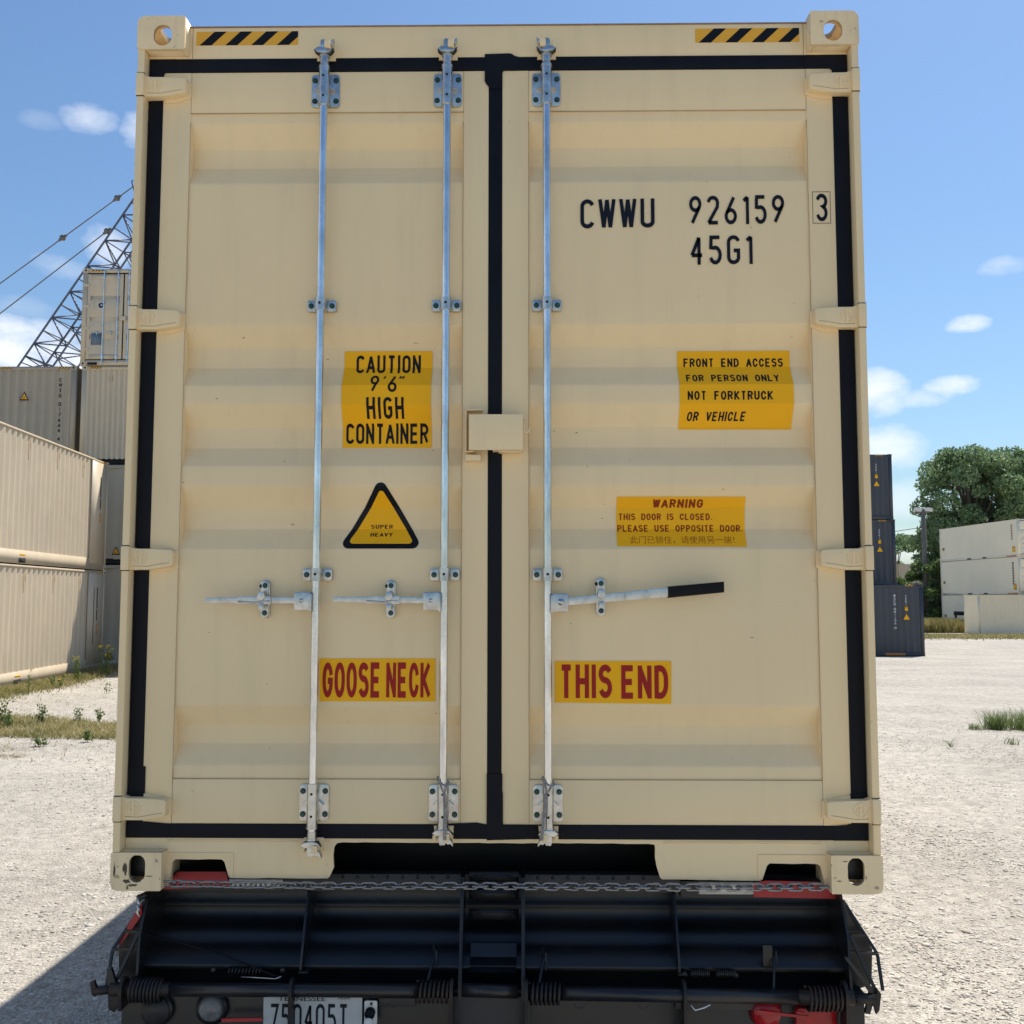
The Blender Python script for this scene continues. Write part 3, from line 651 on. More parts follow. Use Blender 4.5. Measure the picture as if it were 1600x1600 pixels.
# box of the container
mb = MB()
for sx_ in (-1, 1):
    per = .278; pts = []; y = .18
    while y < L_ - .2:
        for dy, d in ((0, 0), (.072, 0), (.140, .036), (.212, .036)): pts.append((sx_ * (1.214 - d), min(y + dy, L_ - .18)))
        y += per
    mb2 = MB(); mb2.strip(pts, .16, 2.80, 'tan', 'z'); add(mb2, 'side_wall')
    mb3 = MB(); mb3.box((sx_ * 1.215, .18, 2.80), (sx_ * 1.155, L_ - .18, 2.862), 'tan'); add(mb3, 'top_rail')
    mb3 = MB(); mb3.box((sx_ * 1.216, .18, .03), (sx_ * 1.16, L_ - .18, .16), 'tan'); add(mb3, 'bottom_rail')
mb.box((-1.155, .13, 2.846), (1.155, L_ - .05, 2.855), 'tan'); add(mb, 'roof')
mb = MB(); mb.box((-1.19, .105, .155), (1.19, L_ - .1, .185), 'inner')
for k in range(40): mb.box((-1.155, .35 + k * .29, .05), (1.155, .35 + k * .29 + .05, .155), 'inner')
mb.box((-1.155, .30, -.02), (1.155, .33, .155), 'inner'); mb.box((-1.155, 2.6, -.02), (1.155, 2.63, .155), 'inner')  # added dark plates stop light showing through tunnel and fork pockets
add(mb, 'floor')
mb = MB(); pts = []; x = -1.06
while x < 1.05:
    for dx, d in ((0, 0), (.11, 0), (.15, .04), (.22, .04)): pts.append((min(x + dx, 1.06), L_ - .03 - d))
    x += .26
mb.strip(pts, .03, 2.85, 'tan', 'z'); add(mb, 'front_wall')

# gasket
mb = MB(); g0, g1 = .0468, .075
def gb(x0, z0, x1, z1, y=g0, b=.003): mb.box((x0, y, z0), (x1, g1, z1), 'rubber', b)
gb(-1.1905, 2.7205, 1.190, 2.7675); gb(-1.1905, .1535, 1.190, .1985)
gb(-1.1903, .1990, -1.1415, 2.7200, .0472); gb(1.1395, .199, 1.1898, 2.7200, .0472)
gb(-.0262, .199, .0190, 2.7200, .0472)
# flaps at the centre joints and corners
mb.prism([(-.0405, 2.768), (-.0405, 2.682), (-.0355, 2.672), (-.0275, 2.663), (-.0245, 2.655), (.017, 2.655), (.018, 2.712), (.026, 2.7195), (.075, 2.7205), (.075, 2.766), (.062, 2.769), (.052, 2.7765), (.042, 2.7785), (-.0405, 2.7765)], .0445, .05, 'rubber')
mb.prism([(-.0275, .1505), (-.0275, .36), (.0225, .36), (.0225, .304), (.0245, .298), (.0245, .202), (.03, .1985), (.10, .1985), (.10, .1545), (-.005, .1515)], .0445, .05, 'rubber')
mb.prism([(-1.1905, 2.655), (-1.143, 2.655), (-1.143, 2.712), (-1.132, 2.7205), (-1.10, 2.7215), (-1.10, 2.7665), (-1.1905, 2.7665)], .0458, .05, 'rubber')
mb.prism([(1.190, 2.655), (1.1405, 2.655), (1.1405, 2.712), (1.130, 2.7195), (1.10, 2.7205), (1.10, 2.7665), (1.190, 2.7665)], .0458, .05, 'rubber')
mb.prism([(-1.1905, .30), (-1.137, .30), (-1.137, .218), (-1.125, .205), (-1.05, .1985), (-1.05, .1545), (-1.1905, .1545)], .0458, .05, 'rubber')
mb.prism([(1.190, .30), (1.137, .30), (1.137, .215), (1.128, .203), (1.08, .1985), (1.08, .1535), (1.190, .1535)], .0458, .05, 'rubber')
mb.prism([(-1.1875, .38), (-1.1340, .38), (-1.1340, .29), (-1.1875, .29)], .0462, .05, 'rubber')
mb.prism([(-.22, .1985), (-.13, .2025), (-.06, .2055), (-.03, .2000), (-.03, .196), (-.22, .196)], .0460, .05, 'rubber')
add(mb, 'door_gasket')

# doors
def make_door(x0, x1, xa, xb, lab):
    root = None; mb = MB(); zt, zb_ = 2.7195, .199
    y0, y1 = .050, .100; zs, zi = 2.574, .3405
    mb.box((x0, y0, zb_), (xa, y1, zt), 'tan', .003); mb.box((xb, y0, zb_), (x1, y1, zt), 'tan', .003)
    mb.box((xa, y0 + .0006, zs), (xb, y1, zt - .0005), 'tan', .0015); mb.box((xa, y0 + .0006, zb_ + .0005), (xb, y1, zi), 'tan', .0015)
    P = [(YC, zs)]
    for a, b, c, d in GRO: P += [(YC, a), (YD, b), (YD, c), (YC, d)]
    P.append((YC, zi)); P = [(y, z) for y, z in P]
    # refined bends so that the pressed edges are slightly round
    R_ = [P[0]]
    for i in range(1, len(P) - 1):
        a, b, c = Vector(P[i - 1]), Vector(P[i]), Vector(P[i + 1]); r = .004
        p = b + (a - b).normalized() * r; q = b + (c - b).normalized() * r
        R_ += [tuple(p), tuple((p + q) * .25 + b * .5), tuple(q)]
    R_.append(P[-1])
    e = .012
    rows = R_
    mb.strip(rows, xa - .001, xb + .001, 'tan', 'x')
    # lap seams: narrow caulk lines
    mb.box((xa, .0492, zs - .0012), (xb, .0515, zs + .0012), 'caulk')
    mb.box((xa, .0492, zi - .0009), (xb, .0515, zi + .0012), 'caulk')
    for xx in (xa, xb):
        mb.tube([(xx + random.uniform(-.0006, .0006), .0500, z) for z in np.arange(zi, zs, .04)], .0011, 'caulk', 6)
        mb.tube([(xx, .0498, z) for z in (zs, zt - .003)], .0006, 'caulk', 6)
        mb.tube([(xx, .0498, z) for z in (zb_ + .003, zi)], .0006, 'caulk', 6)
    o = add(mb, 'door', ang=.45); o['label'] = lab
    return o
dL = make_door(-1.1425, -.0265, -1.0455, -.1125, 'left door leaf with two locking bars and caution sign')
dR = make_door(.0192, 1.1400, .1088, 1.0500, 'right door leaf with painted container number')

# scuffs on door paint
def scuffs(par, x0, x1, n):
    mb = MB()
    for k in range(n):
        x = random.uniform(x0, x1); z = random.uniform(.25, 2.6); L = random.uniform(.0015, .006); a = random.uniform(0, PI)
        r = L * random.uniform(.12, .5)
        mb.bm.faces.new([mb.bm.verts.new((x + L * math.cos(a + t) * (1 if i % 2 == 0 else .9), -.0009, z + r * math.sin(a + t))) for i, t in enumerate([k2 * PI / 4 for k2 in range(8)])]).material_index = mb.mi('rust')
    drape(mb); mb.build('paint_chips', par)
scuffs(dL, -1.02, -.13, 9); scuffs(dR, .13, 1.03, 12)

# hinges
def hinge(sx_, zc, par):
    mb = MB()
    O = [(1.2165, .0385), (1.197, .0385), (1.176, .031), (1.130, .0305), (1.060, .0265), (1.0535, .020), (1.0535, -.020), (1.060, -.0275), (1.130, -.0385), (1.176, -.0385), (1.197, -.0405), (1.2165, -.0405)]
    pts = [(sx_ * u, zc + v) for u, v in O]
    if sx_ > 0: pts = pts[::-1]
    mb.prism(pts, .014, .046, 'tan', bev=.004)
    # blade seat on the door stile
    mb.prism([(sx_ * u, zc + v) for u, v in ((1.136, .040), (1.120, .040), (1.045, .024), (1.045, -.030), (1.09, -.046), (1.136, -.047))][::(-1 if sx_ > 0 else 1)], .044, .0502, 'tan')
    # knuckle at the post with its pin
    mb.box((sx_ * 1.2185, -.002, zc - .040), (sx_ * 1.192, .03, zc + .038), 'tan', .004)
    # embossed ring and bar
    ring = [(sx_ * (1.158 + .021 * math.cos(t)), .0135, zc + .021 * math.sin(t)) for t in [2 * PI * k / 24 for k in range(24)]]
    mb.tube(ring, .0022, 'tan', 6, closed=True)
    ring = [(sx_ * (1.158 + .011 * math.cos(t)), .0135, zc + .011 * math.sin(t)) for t in [2 * PI * k / 18 for k in range(18)]]
    mb.tube(ring, .0018, 'tan', 6, closed=True)
    mb.box((sx_ * 1.162, .0115, zc - .026), (sx_ * 1.154, .0138, zc + .026), 'tan', .0008)
    mb.tube([(sx_ * 1.183, .014, zc - .026), (sx_ * 1.140, .014, zc - .028), (sx_ * 1.09, .014, zc - .019), (sx_ * 1.065, .0145, zc - .016)], .0012, 'caulk', 6)
    mb.build('hinge', par)
    mb = MB(); mb.box((sx_ * 1.2175, .002, zc + .0385), (sx_ * 1.192, .012, zc + .0405), 'hole'); mb.box((sx_ * 1.2175, .002, zc - .0425), (sx_ * 1.192, .012, zc - .0405), 'hole')
    mb.build('hinge_gap', par)
for zc in (2.657, 1.852, 1.054, .254):
    hinge(-1, zc, dL); hinge(1, zc, dR)

# locking bars
def hexbolt(mb, x, y, z, r=.0075, m='bolt'):
    P = [(x + r * math.cos(k * PI / 3 + .3), z + r * math.sin(k * PI / 3 + .3)) for k in range(6)]
    mb.cyl((x, y + .004, z), (x, y - .0005, z), r * 1.25, m, 14)
    mb.prism(P[::-1], y - .006, y, m, bev=.001)
YR = .016
def locking_bar(xr, hdir, zlow, up_dx=0.0):
    root = MB(); r = .0135
    root.tube([(xr, YR, z) for z in np.linspace(zlow + .02, 2.755, 60)], r, 'galv', 28)
    bar = add(root, 'locking_bar')
    # large bearing brackets top and bottom
    for zc, top in ((2.6475, True), (.2680, False)):
        mb = MB(); hw, hh = .0478, .058
        mb.prism(rrect(xr - hw, zc - hh, xr + hw, zc + hh, .012), .042, .0502, 'galvr', bev=.0015)
        a, b = (zc - hh - .006, zc + hh + .014) if top else (zc - hh - .018, zc + hh + .006)
        mb.cyl((xr, YR, a), (xr, YR, b), .0178, 'galvr', 28)
        mb.box((xr - .0175, YR, zc - .052), (xr + .0175, .043, zc + .052), 'galvr', .003)
        mb.cyl((xr, YR, a - .001), (xr, YR, a + .006), .0192, 'galvr', 28); mb.cyl((xr, YR, b - .006), (xr, YR, b + .001), .0192, 'galvr', 28)
        for sx_ in (-1, 1): # gusset webs
            mb.prism([(xr + sx_ * .016, zc - .004), (xr + sx_ * .034, zc - .004), (xr + sx_ * .016, zc + .012)][::(1 if sx_ > 0 else -1)], .022, .044, 'galvr')
        mb.build('bearing_bracket', bar)
        mb = MB()
        for bx in (-1, 1):
            for bz in (-1, 1): hexbolt(mb, xr + bx * .036, .0405, zc + bz * .0365)
        for bz in (-.036, .034): mb.cyl((xr, YR - .0181, zc + bz), (xr, YR - .012, zc + bz), .0042, 'hole', 14)
        mb.build('bolts', bar)
    for zc in (1.8970, 1.0000):
        mb = MB(); hw, hh = .0482, .0190
        for s_ in (-1, 1):
            mb.prism(rrect(*sorted((xr + s_ * hw, xr + s_ * .018))[:1], zc - hh, max(xr + s_ * hw, xr + s_ * .018), zc + hh, .006), .036, .0502, 'galvr', bev=.0015)
        mb.cyl((xr, YR, zc - .021), (xr, YR, zc + .021), .0182, 'galvr', 28)
        mb.box((xr - .0185, YR, zc - .0185), (xr + .0185, .048, zc + .0185), 'galvr', .002)
        mb.build('bar_guide', bar)
        mb = MB()
        for bx in (-1, 1): hexbolt(mb, xr + bx * .0350, .0345, zc, .0075)
        mb.cyl((xr, YR - .0185, zc + .001), (xr, YR - .012, zc + .001), .0045, 'hole', 14)
        mb.build('bolts', bar)
    # cams and keepers
    for zc, top in ((2.785, True), (zlow, False)):
        s = 1 if top else -1; f = hdir
        mb = MB()
        mb.cyl((xr, YR, zc - s * .055), (xr, YR, zc - s * .008), .0150, 'galvr', 24)
        mb.cyl((xr, YR, zc - s * .034), (xr, YR, zc - s * .028), .0172, 'galvr', 24)
        # forked cam: hub with an upper horn and a lower swept wing
        mb.prism([(xr + f * u, zc + s * v) for u, v in ((-.011, -.016), (.011, -.016), (.013, .012), (.008, .021), (-.008, .022), (-.012, .012))], YR - .020, YR + .014, 'galvr', bev=.003)
        mb.prism([(xr + f * u, zc + s * v) for u, v in ((-.032, -.016), (-.018, -.007), (.004, -.009), (.018, -.018), (.034, -.010), (.022, -.024), (.004, -.028), (-.020, -.025))], YR - .024, YR + .006, 'galvr', bev=.002)
        mb.prism([(xr + f * u, zc + s * v) for u, v in ((.006, .010), (.018, .020), (.024, .017), (.034, .026), (.033, .018), (.026, .004), (.012, .002))], YR - .018, YR + .008, 'galvr', bev=.002)
        mb.build('cam', bar)
        mb = MB()
        mb.prism([(xr + u, zc + s * v) for u, v in ((-.031, -.030), (.033, -.030), (.031, .014), (-.026, .018))][::(1 if top else -1)], .041, .0505, 'tan', bev=.003)
        mb.prism(rrect(xr + f * .013 - (.010), zc - .010, xr + f * .013 + .010, zc + .016, .004), YR - .028, .042, 'tan', bev=.003)
        mb.prism(rrect(xr - f * .026 - .006, zc - .010, xr - f * .026 + .006, zc + .008, .004), YR - .010, .042, 'tan', bev=.003)
        mb.build('cam_keeper', bar)
    return bar
b1 = locking_bar(-.5835, 1, .128); b2 = locking_bar(-.1662, 1, .1665); b3 = locking_bar(.1693, -1, .1665)

def pill(mb, x, z0, z1, hw, m, y0, y1, bev=.002):
    mb.prism(rrect(x - hw, z0, x + hw, z1, hw * .98, n=6), y0, y1, m, bev=bev)
def handle(bar, xr, s, xtip, xpill, zc, ztip, grip=None):
    # hub bracket on the bar
    mb = MB(); xa, xb = xr + s * .015, xr + s * .066
    mb.box((xa, -.004, zc - .0315), (xb, .002, zc + .0245), 'galvr', .002)
    mb.box((xa, .002, zc + .0195), (xb, .034, zc + .0265), 'galvr', .002)
    mb.box((xa, .026, zc - .0315), (xb, .032, zc + .0245), 'galvr', .002)
    mb.box((xr + s * .010, -.002, zc - .036), (xr + s * .018, .030, zc + .022), 'galvr', .002)
    xc = xr + s * .042
    mb.cyl((xc, -.010 if grip is None else -.006, zc), (xc, .03, zc), .0065 if grip is None else .011, 'galvr', 18); mb.build('handle_hub', bar)
    mb = MB()
    d = lambda t: (xc + s * .012 + (xtip - xc - s * .012) * t, zc + (ztip - zc) * t)
    def seg(t0, t1, h0, h1, m, y0=-.004, y1=.004, bev=.002):
        (xa_, za_), (xb_, zb_) = d(t0), d(t1)
        P = [(xa_, za_ - h0), (xb_, zb_ - h1), (xb_, zb_ + h1), (xa_, za_ + h0)]
        if s < 0: P = P[::-1]
        mb.prism(P, y0, y1, m, bev=bev)
    if grip is None:
        seg(0.0, .30, .0095, .0105, 'galvr', .004, .014); seg(.29, .66, .0130, .0115, 'galvr', -.002, .008); seg(.655, 1.0, .0098, .0085, 'galvr', -.001, .006)
        a = d(.64); b_ = d(.30); mb.tube([(a[0], -.003, a[1] - .004), ((a[0] + b_[0]) / 2, -.006, a[1] - .008), (b_[0], -.003, b_[1] - .002)], .0032, 'galvr', 8)
    else:
        seg(0.0, .38, .0125, .0140, 'galvr', .000, .010); seg(.378, .66, .0145, .0155, 'galvr', -.004, .006)
    mb.build('handle', bar)
    if grip:
        mb = MB(); seg(.648, 1.0, .0185, .0175, 'grip', -.013, .013, .009)
        o = mb.build('handle_grip', bar); o['label'] = 'black rubber grip'
    # retainer
    mb = MB(); zp = .9200 if grip is None else .9275
    pill(mb, xpill, zp - .0625, zp + .0625, .0155, 'galvr', .042, .0525)
    pill(mb, xpill + .002, zp - .0600, zp - .018, .0115, 'galvr', .034, .043); pill(mb, xpill + .001, zp + .010, zp + .0600, .0115, 'galvr', .034, .043)
    mb.prism([(xpill - .009, zp + .024), (xpill + .009, zp + .024), (xpill + .013, zp + .006), (xpill + .004, zp - .004), (xpill - .006, zp - .004), (xpill - .014, zp + .004)], -.012, .036, 'galvr', bev=.003)
    mb.box((xpill - .0085, -.010, zp - .028), (xpill + .0085, .036, zp - .014), 'galvr', .003)
    mb.box((xpill - .007, -.013, zp - .034), (xpill + .007, -.008, zp - .018), 'galvr', .002)
    hexbolt(mb, xpill + .001, .033, zp + .0445, .007); hexbolt(mb, xpill + .001, .033, zp - .0445, .007)
    mb.cyl((xpill - .013, .038, zp + .043), (xpill - .013, .044, zp + .043), .006, 'hole', 10)
    mb.build('handle_retainer', bar)
handle(b1, -.5835, -1, -.9405, -.7548, .9165, .9165); handle(b2, -.1662, -1, -.5235, -.3424, .9168, .9195)
handle(b3, .1693, 1, .7355, .3424, .9120, .9600, grip=True)

# lock box over the door joint
mb = MB()
mb.box((-.0868, -.012, 1.4040), (.0895, -.006, 1.5215), 'tan', .002)
mb.box((-.0860, -.006, 1.5160), (.0890, .0495, 1.5210), 'tan', .001); mb.box((.0845, -.006, 1.4045), (.0893, .0495, 1.5155), 'tan', .001)
mb.box((-.0100, .0, 1.4045), (.0890, .0495, 1.4095), 'tan', .001)
mb.prism([(.006, 1.4035), (.088, 1.4035), (.078, 1.3990), (.014, 1.3990)][::-1], -.004, .046, 'tan')
mb.box((-.1000, .010, 1.4050), (-.0955, .0495, 1.5430), 'tan', .001); mb.box((-.1000, .010, 1.5385), (-.0430, .0495, 1.5432), 'tan', .001)
mb.box((-.0985, .006, 1.3720), (-.0490, .0495, 1.3910), 'tan', .002); mb.box((-.1020, .0, 1.4010), (-.070, .0495, 1.4035), 'tan')
J = [(.0925, .0, 1.505), (.0930, .0, 1.475), (.0955, .0, 1.466), (.1010, .0, 1.4620), (.1070, .0, 1.4650), (.1105, .0, 1.4720), (.1110, .0, 1.482)]
mb.tube(J, .0022, 'tan', 8)
add(mb, 'lock_box')

# film signs
def sticker(name, corners, par, items, back='yellow', lab=None, dz=0.0):
    mb = MB(); vs = [mb.bm.verts.new((x, -.0008, z)) for x, z in corners]
    f = mb.bm.faces.new(vs); f.material_index = mb.mi(back)
    for it in items: it(mb)
    for v in mb.bm.verts: v.co.z += dz
    drape(mb); o = mb.build(name, par, smooth=False)
    if lab: o['label'] = lab
    return o
ST = lambda s, x0, z0, x1, hh, m='blk', th=.125, gap=.2, slope=0: (lambda mb: stroke_text(mb, s, x0, z0, x1, hh, m, th, gap, off=.0016, slope=slope))
def FT(s, x0, z0, x1, z1, m='blk', sh=0, th=.18, gap=.14):
    return lambda mb: stroke_text(mb, s, x0, z0, x1, z1 - z0, m, th, gap, off=.0016, rnd=True, shear=sh)
sticker('caution_sign', [(-.5180, 1.4200), (-.2180, 1.4195), (-.2165, 1.7500), (-.5145, 1.7505)], dL,
        [ST('CAUTION', -.4740, 1.6715, -.2560, .0640, th=.165, gap=.15), ST('9', -.4210, 1.6010, -.3920, .0610, th=.14), ST("'", -.3790, 1.6010, -.3690, .0610, th=.10), ST('6', -.3620, 1.6010, -.3320, .0610, th=.14), ST('"', -.3270, 1.6010, -.3060, .0610, th=.10),
         ST('HIGH', -.4330, 1.5150, -.3080, .0690, th=.165, gap=.19), ST('CONTAINER', -.5055, 1.4330, -.2290, .0680, th=.16, gap=.13)], lab='yellow caution sign about container height', dz=.0075)
def tri_round(cx, z0, z1, hw, r, n=6):
    P = []; A = [(cx - hw, z0), (cx + hw, z0), (cx, z1)]
    V3 = [Vector(p) for p in A]
    for i in range(3):
        a, b, c = V3[i - 1], V3[i], V3[(i + 1) % 3]; u1 = (a - b).normalized(); u2_ = (c - b).normalized(); ang = u1.angle(u2_)
        d = r / math.tan(ang / 2); ce = b + (u1 + u2_).normalized() * (r / math.sin(ang / 2)); p = b + u1 * d; q = b + u2_ * d
        a0 = math.atan2(p.y - ce.y, p.x - ce.x); a1 = math.atan2(q.y - ce.y, q.x - ce.x)
        while a1 < a0: a1 += 2 * PI
        for k in range(n + 1): P.append((ce.x + r * math.cos(a0 + (a1 - a0) * k / n), ce.y + r * math.sin(a0 + (a1 - a0) * k / n)))
    return P
def tri_in(mb):
    P = tri_round(-.3810, 1.1030, 1.2880, .1105, .010)
    mb.bm.faces.new([mb.bm.verts.new((x, -.0012, z)) for x, z in P]).material_index = mb.mi('yellow')
sticker('warning_triangle', tri_round(-.3812, 1.0865, 1.3245, .1400, .0195), dL,
        [tri_in, FT('SUPER', -.4180, 1.1545, -.3450, 1.1680, 'blk', 0, .17), FT('HEAVY', -.4180, 1.1275, -.3440, 1.1405, 'blk', 0, .17)], back='blk', lab='black and yellow triangle reading super heavy')
sticker('gooseneck_sign', [(-.5725, .5890), (-.1958, .5895), (-.1965, .7277), (-.5750, .7270)], dL, [FT('GOOSE', -.5640, .6010, -.3740, .7150, 'red', 0, .185, .10), FT('NECK', -.3560, .6010, -.2130, .7150, 'red', 0, .185, .10)])
sticker('this_end_sign', [(.1924, .5865), (.5691, .5830), (.5708, .7204), (.1928, .7199)], dR, [FT('THIS', .2080, .6010, .3780, .7090, 'red', 0, .185, .12), FT('END', .4080, .5990, .5600, .7070, 'red', 0, .185, .12)])
sticker('warning_sign', [(.3995, 1.0947), (.8242, 1.0926), (.8272, 1.2588), (.4008, 1.2592)], dR,
        [FT('WARNING', .5200, 1.2240, .6870, 1.2510, 'brownred', .05, .19), FT('THIS DOOR IS CLOSED.', .4070, 1.1830, .7180, 1.2050, 'brownred', 0, .17), FT('PLEASE USE OPPOSITE DOOR.', .4030, 1.1440, .8180, 1.1665, 'brownred', 0, .17),
         (lambda mb: font_text(mb, '此门已锁住，请使用另一端！', .4430, 1.1030, .7860, 1.1290, 'brownred', .0016, 0, -.012))])
sticker('front_end_access_sign', [(.6100, 1.4803), (.9872, 1.4796), (.9869, 1.7482), (.6090, 1.7472)], dR,
        [FT('FRONT END ACCESS', .6300, 1.6925, .9640, 1.7220), FT('FOR PERSON ONLY', .6340, 1.6360, .9430, 1.6620), FT('NOT FORKTRUCK', .6360, 1.5720, .9180, 1.6020), FT('OR VEHICLE', .6350, 1.5060, .8300, 1.5350, 'blk', .12)], dz=.0075)
def lettering(par, name, items, m='ink'):
    mb = MB()
    for it in items: it(mb)
    drape(mb); return mb.build(name, par, smooth=False)
lettering(dR, 'owner_code', [ST('CWWU', .2833, 2.1650, .5330, .1010, 'ink', .14, .17, slope=.010)]); lettering(dR, 'serial_number', [ST('926159', .6500, 2.1760, .9690, .1000, 'ink', .13, .235, slope=.009)]); lettering(dR, 'size_code', [ST('45G1', .6515, 2.0380, .8600, .1000, 'ink', .13, .215, slope=.012)])
mb = MB(); stroke_text(mb, '3', 1.0740, 2.1850, 1.1130, .0960, 'ink', .14, off=.0012, slope=0)
for v in mb.bm.verts: v.co.y += .050
for a, b in (((1.0630, 2.1780), (1.1235, 2.1795)), ((1.0630, 2.2865), (1.1235, 2.2880)), ((1.0630, 2.1795), (1.0642, 2.2865)), ((1.1222, 2.1795), (1.1235, 2.2865))):
    mb.box((a[0], .0488, a[1]), (b[0], .0496, b[1]), 'ink')
mb.build('check_digit', dR, smooth=False)

# ropes tied round two of the bars
def rope(xr, dx, label):
    t = thing('tie_rope', label, 'rope', (0, 0, Z0), 0, 'ropes tied round the locking bars')
    mb = MB(); n = 16
    mb.tube([(xr + .0195 * math.cos(a) , YR + .0195 * math.sin(a), .342 - .012 * math.cos(a * 1.0 + .8)) for a in [2 * PI * k / 20 for k in range(20)]], .0026, 'rope', 6, closed=True)
    mb.tube([(xr - .016, YR - .014, .352), (xr - .004 + dx * .2, YR - .024, .318), (xr + dx * .5, YR - .026, .306)], .0022, 'rope', 6)
    mb.tube([(xr + .017, YR - .014, .340), (xr + .008 + dx * .2, YR - .024, .318), (xr + dx * .5, YR - .026, .302)], .0022, 'rope', 6)
    mb.build('loop', t)
    mb = MB()
    for ph in (0, 2.1, 4.2):
        mb.tube([(xr + dx * (.5 + .5 * k / 44) + .0032 * math.cos(k * .75 + ph) + .003 * math.sin(k * .12), YR - .028 + .0032 * math.sin(k * .75 + ph), .306 - k * .0032) for k in range(45)], .0028, 'rope', 6)
    mb.build('strand', t)
rope(-.1662, .012, 'twisted grey rope hanging from the middle locking bar of the big container')
rope(.1693, -.018, 'twisted grey rope hanging from the right hand locking bar beside the gooseneck cutout')

# ================================================================= TRAILER
TR = thing('trailer', 'black container trailer with springs, lamps and hinged tail under the tan container', 'trailer', (0, 0, 0))
def tadd(mb, n, **k): return mb.build(n, TR, **k)
mb = MB()   # bolster behind the sill
mb.box((-.695, .1145, 1.050), (.60, .165, 1.1060), 'grime', .003); mb.box((.60, .1145, 1.035), (1.115, .165, 1.0880), 'grime', .003); mb.box((-1.10, .1145, 1.045), (-.695, .165, 1.1060), 'trailer', .003)
for k in range(21): mb.cyl((-.50 + k * .049, .114, 1.097), (-.50 + k * .049, .120, 1.097), .006, 'trailer', 10)
tadd(mb, 'bolster')
RL_ = [(-1.085, 1.055), (-.8715, 1.066), (-.882, 1.1125), (-1.040, 1.1120), (-1.072, 1.075)]
RR_ = [(.8355, 1.0400), (1.119, 1.0350), (1.119, 1.045), (1.0787, 1.0640), (1.044, 1.0882), (.8790, 1.0916), (.8355, 1.0855)]
mb = MB()
mb.prism(RL_, .1090, .1142, 'redtape'); mb.prism(RR_, .1090, .1142, 'redtape')
tadd(mb, 'red_reflector')
mb = MB(); mb.box((-.8705, .1090, 1.067), (-.695, .1142, 1.0885), 'whitetape'); mb.box((.659, .1090, 1.048), (.8350, .1142, 1.0865), 'whitetape'); tadd(mb, 'white_reflector')
# tail panel with pressed ridges
def tail_x(z): return 1.105 + (1.08 - z) * .03
P = [(.215, 1.085), (.215, 1.045), (.207, 1.041), (.209, 1.036), (.213, .990), (.203, .984), (.205, .978), (.208, .944), (.165, .928), (.120, .910), (.122, .896), (.088, .886), (.030, .850), (.026, .834), (.060, .828), (.060, .770)]
mb = MB(); mb.strip(P, -1.115, 1.100, 'trailer', 'x'); tadd(mb, 'tail_panel', ang=.3)
for sx_, x in ((-1, -1.112), (1, 1.098)):
    mb = MB(); mb.prism([(.300, 1.086), (.060, 1.066), (-.01, .95), (-.03, .78), (.30, .76)], x, x + sx_ * .008, 'trailer', axis='x'); tadd(mb, 'side_cheek')
for x in (-.612, .574):
    mb = MB(); mb.prism([(.218, 1.080), (.100, 1.050), (.055, .98), (.000, .858), (.0, .838), (.14, .80)], x, x + .007, 'trailer', axis='x')
    mb.box((x - .002, -.012, .834), (x + .028, .03, .838), 'trailer'); tadd(mb, 'gusset')
for x in (-.112, .084):
    mb = MB(); mb.prism([(.20, 1.112), (.070, 1.108), (.050, 1.03), (-.010, .86), (-.032, .82), (-.032, .762), (.10, .75)], x, x + .011, 'trailer', axis='x')
    mb.tube([(x + .005, .069, 1.106), (x + .005, .049, 1.03), (x + .005, -.011, .86), (x + .005, -.033, .82)], .0022, 'grime', 6); tadd(mb, 'centre_post')
mb = MB()
for z, y in ((1.113, .080), (1.058, .076), (.998, .070)):   # expanded metal rungs
    for k in range(16):
        for r_ in range(2):
            x = -.072 + k * .0085 + (.004 if r_ else 0); zz = z - .010 * r_
            ring = [(x + .0042 * math.cos(t), y - .002, zz + .0042 * math.sin(t)) for t in [PI / 2 * q for q in range(4)]]
            mb.tube(ring, .0010, 'grime', 4, closed=True)
    mb.box((-.085, y, z - .022), (.075, y + .01, z + .01), 'trailer')
tadd(mb, 'grip_tread')
for z0_, z1_, yy in ((.905, .870, .045), (.862, .856, .02), (.845, .838, .0)):
    mb = MB(); mb.prism([(yy + .02, z0_), (yy - .004, z1_), (yy + .02, z1_ - .004)], -.078, .068, 'trailer', axis='x'); tadd(mb, 'rung')
# torsion pipe, collars, springs
mb = MB(); pz, py_ = .7985, -.050
mb.cyl((-1.185, py_, pz), (-1.0, py_, pz), .0215, 'rusty', 24); mb.cyl((-1.01, py_, pz), (-.125, py_, pz), .0205, 'pipe', 24); mb.cyl((-.10, py_ + .01, pz), (.075, py_ + .01, pz - .004), .0205, 'pipe', 24); mb.cyl((.105, py_, pz - .003), (.94, py_, pz - .012), .0215, 'pipe', 24); mb.cyl((.93, py_, pz - .012), (1.10, py_, pz - .014), .0225, 'rusty', 24)
mb.cyl((1.10, py_, pz - .014), (1.165, py_, pz - .016), .016, 'rusty', 20); mb.cyl((-1.24, py_, pz - .006), (-1.18, py_, pz), .014, 'rusty', 20)
tadd(mb, 'torsion_pipe')
def spring(x0, x1, z, r, n, wire=.0045):
    mb = MB(); K = n * 16
    mb.tube([(x0 + (x1 - x0) * k / K, py_ + r * math.sin(2 * PI * k / 16), z + r * math.cos(2 * PI * k / 16)) for k in range(K + 1)], wire, 'rusty', 8); tadd(mb, 'spring')
spring(-1.126, -1.024, pz - .002, .0335, 9); spring(-.235, -.140, pz - .002, .030, 7); spring(.108, .202, pz - .006, .030, 7); spring(.955, 1.060, pz - .016, .034, 8)
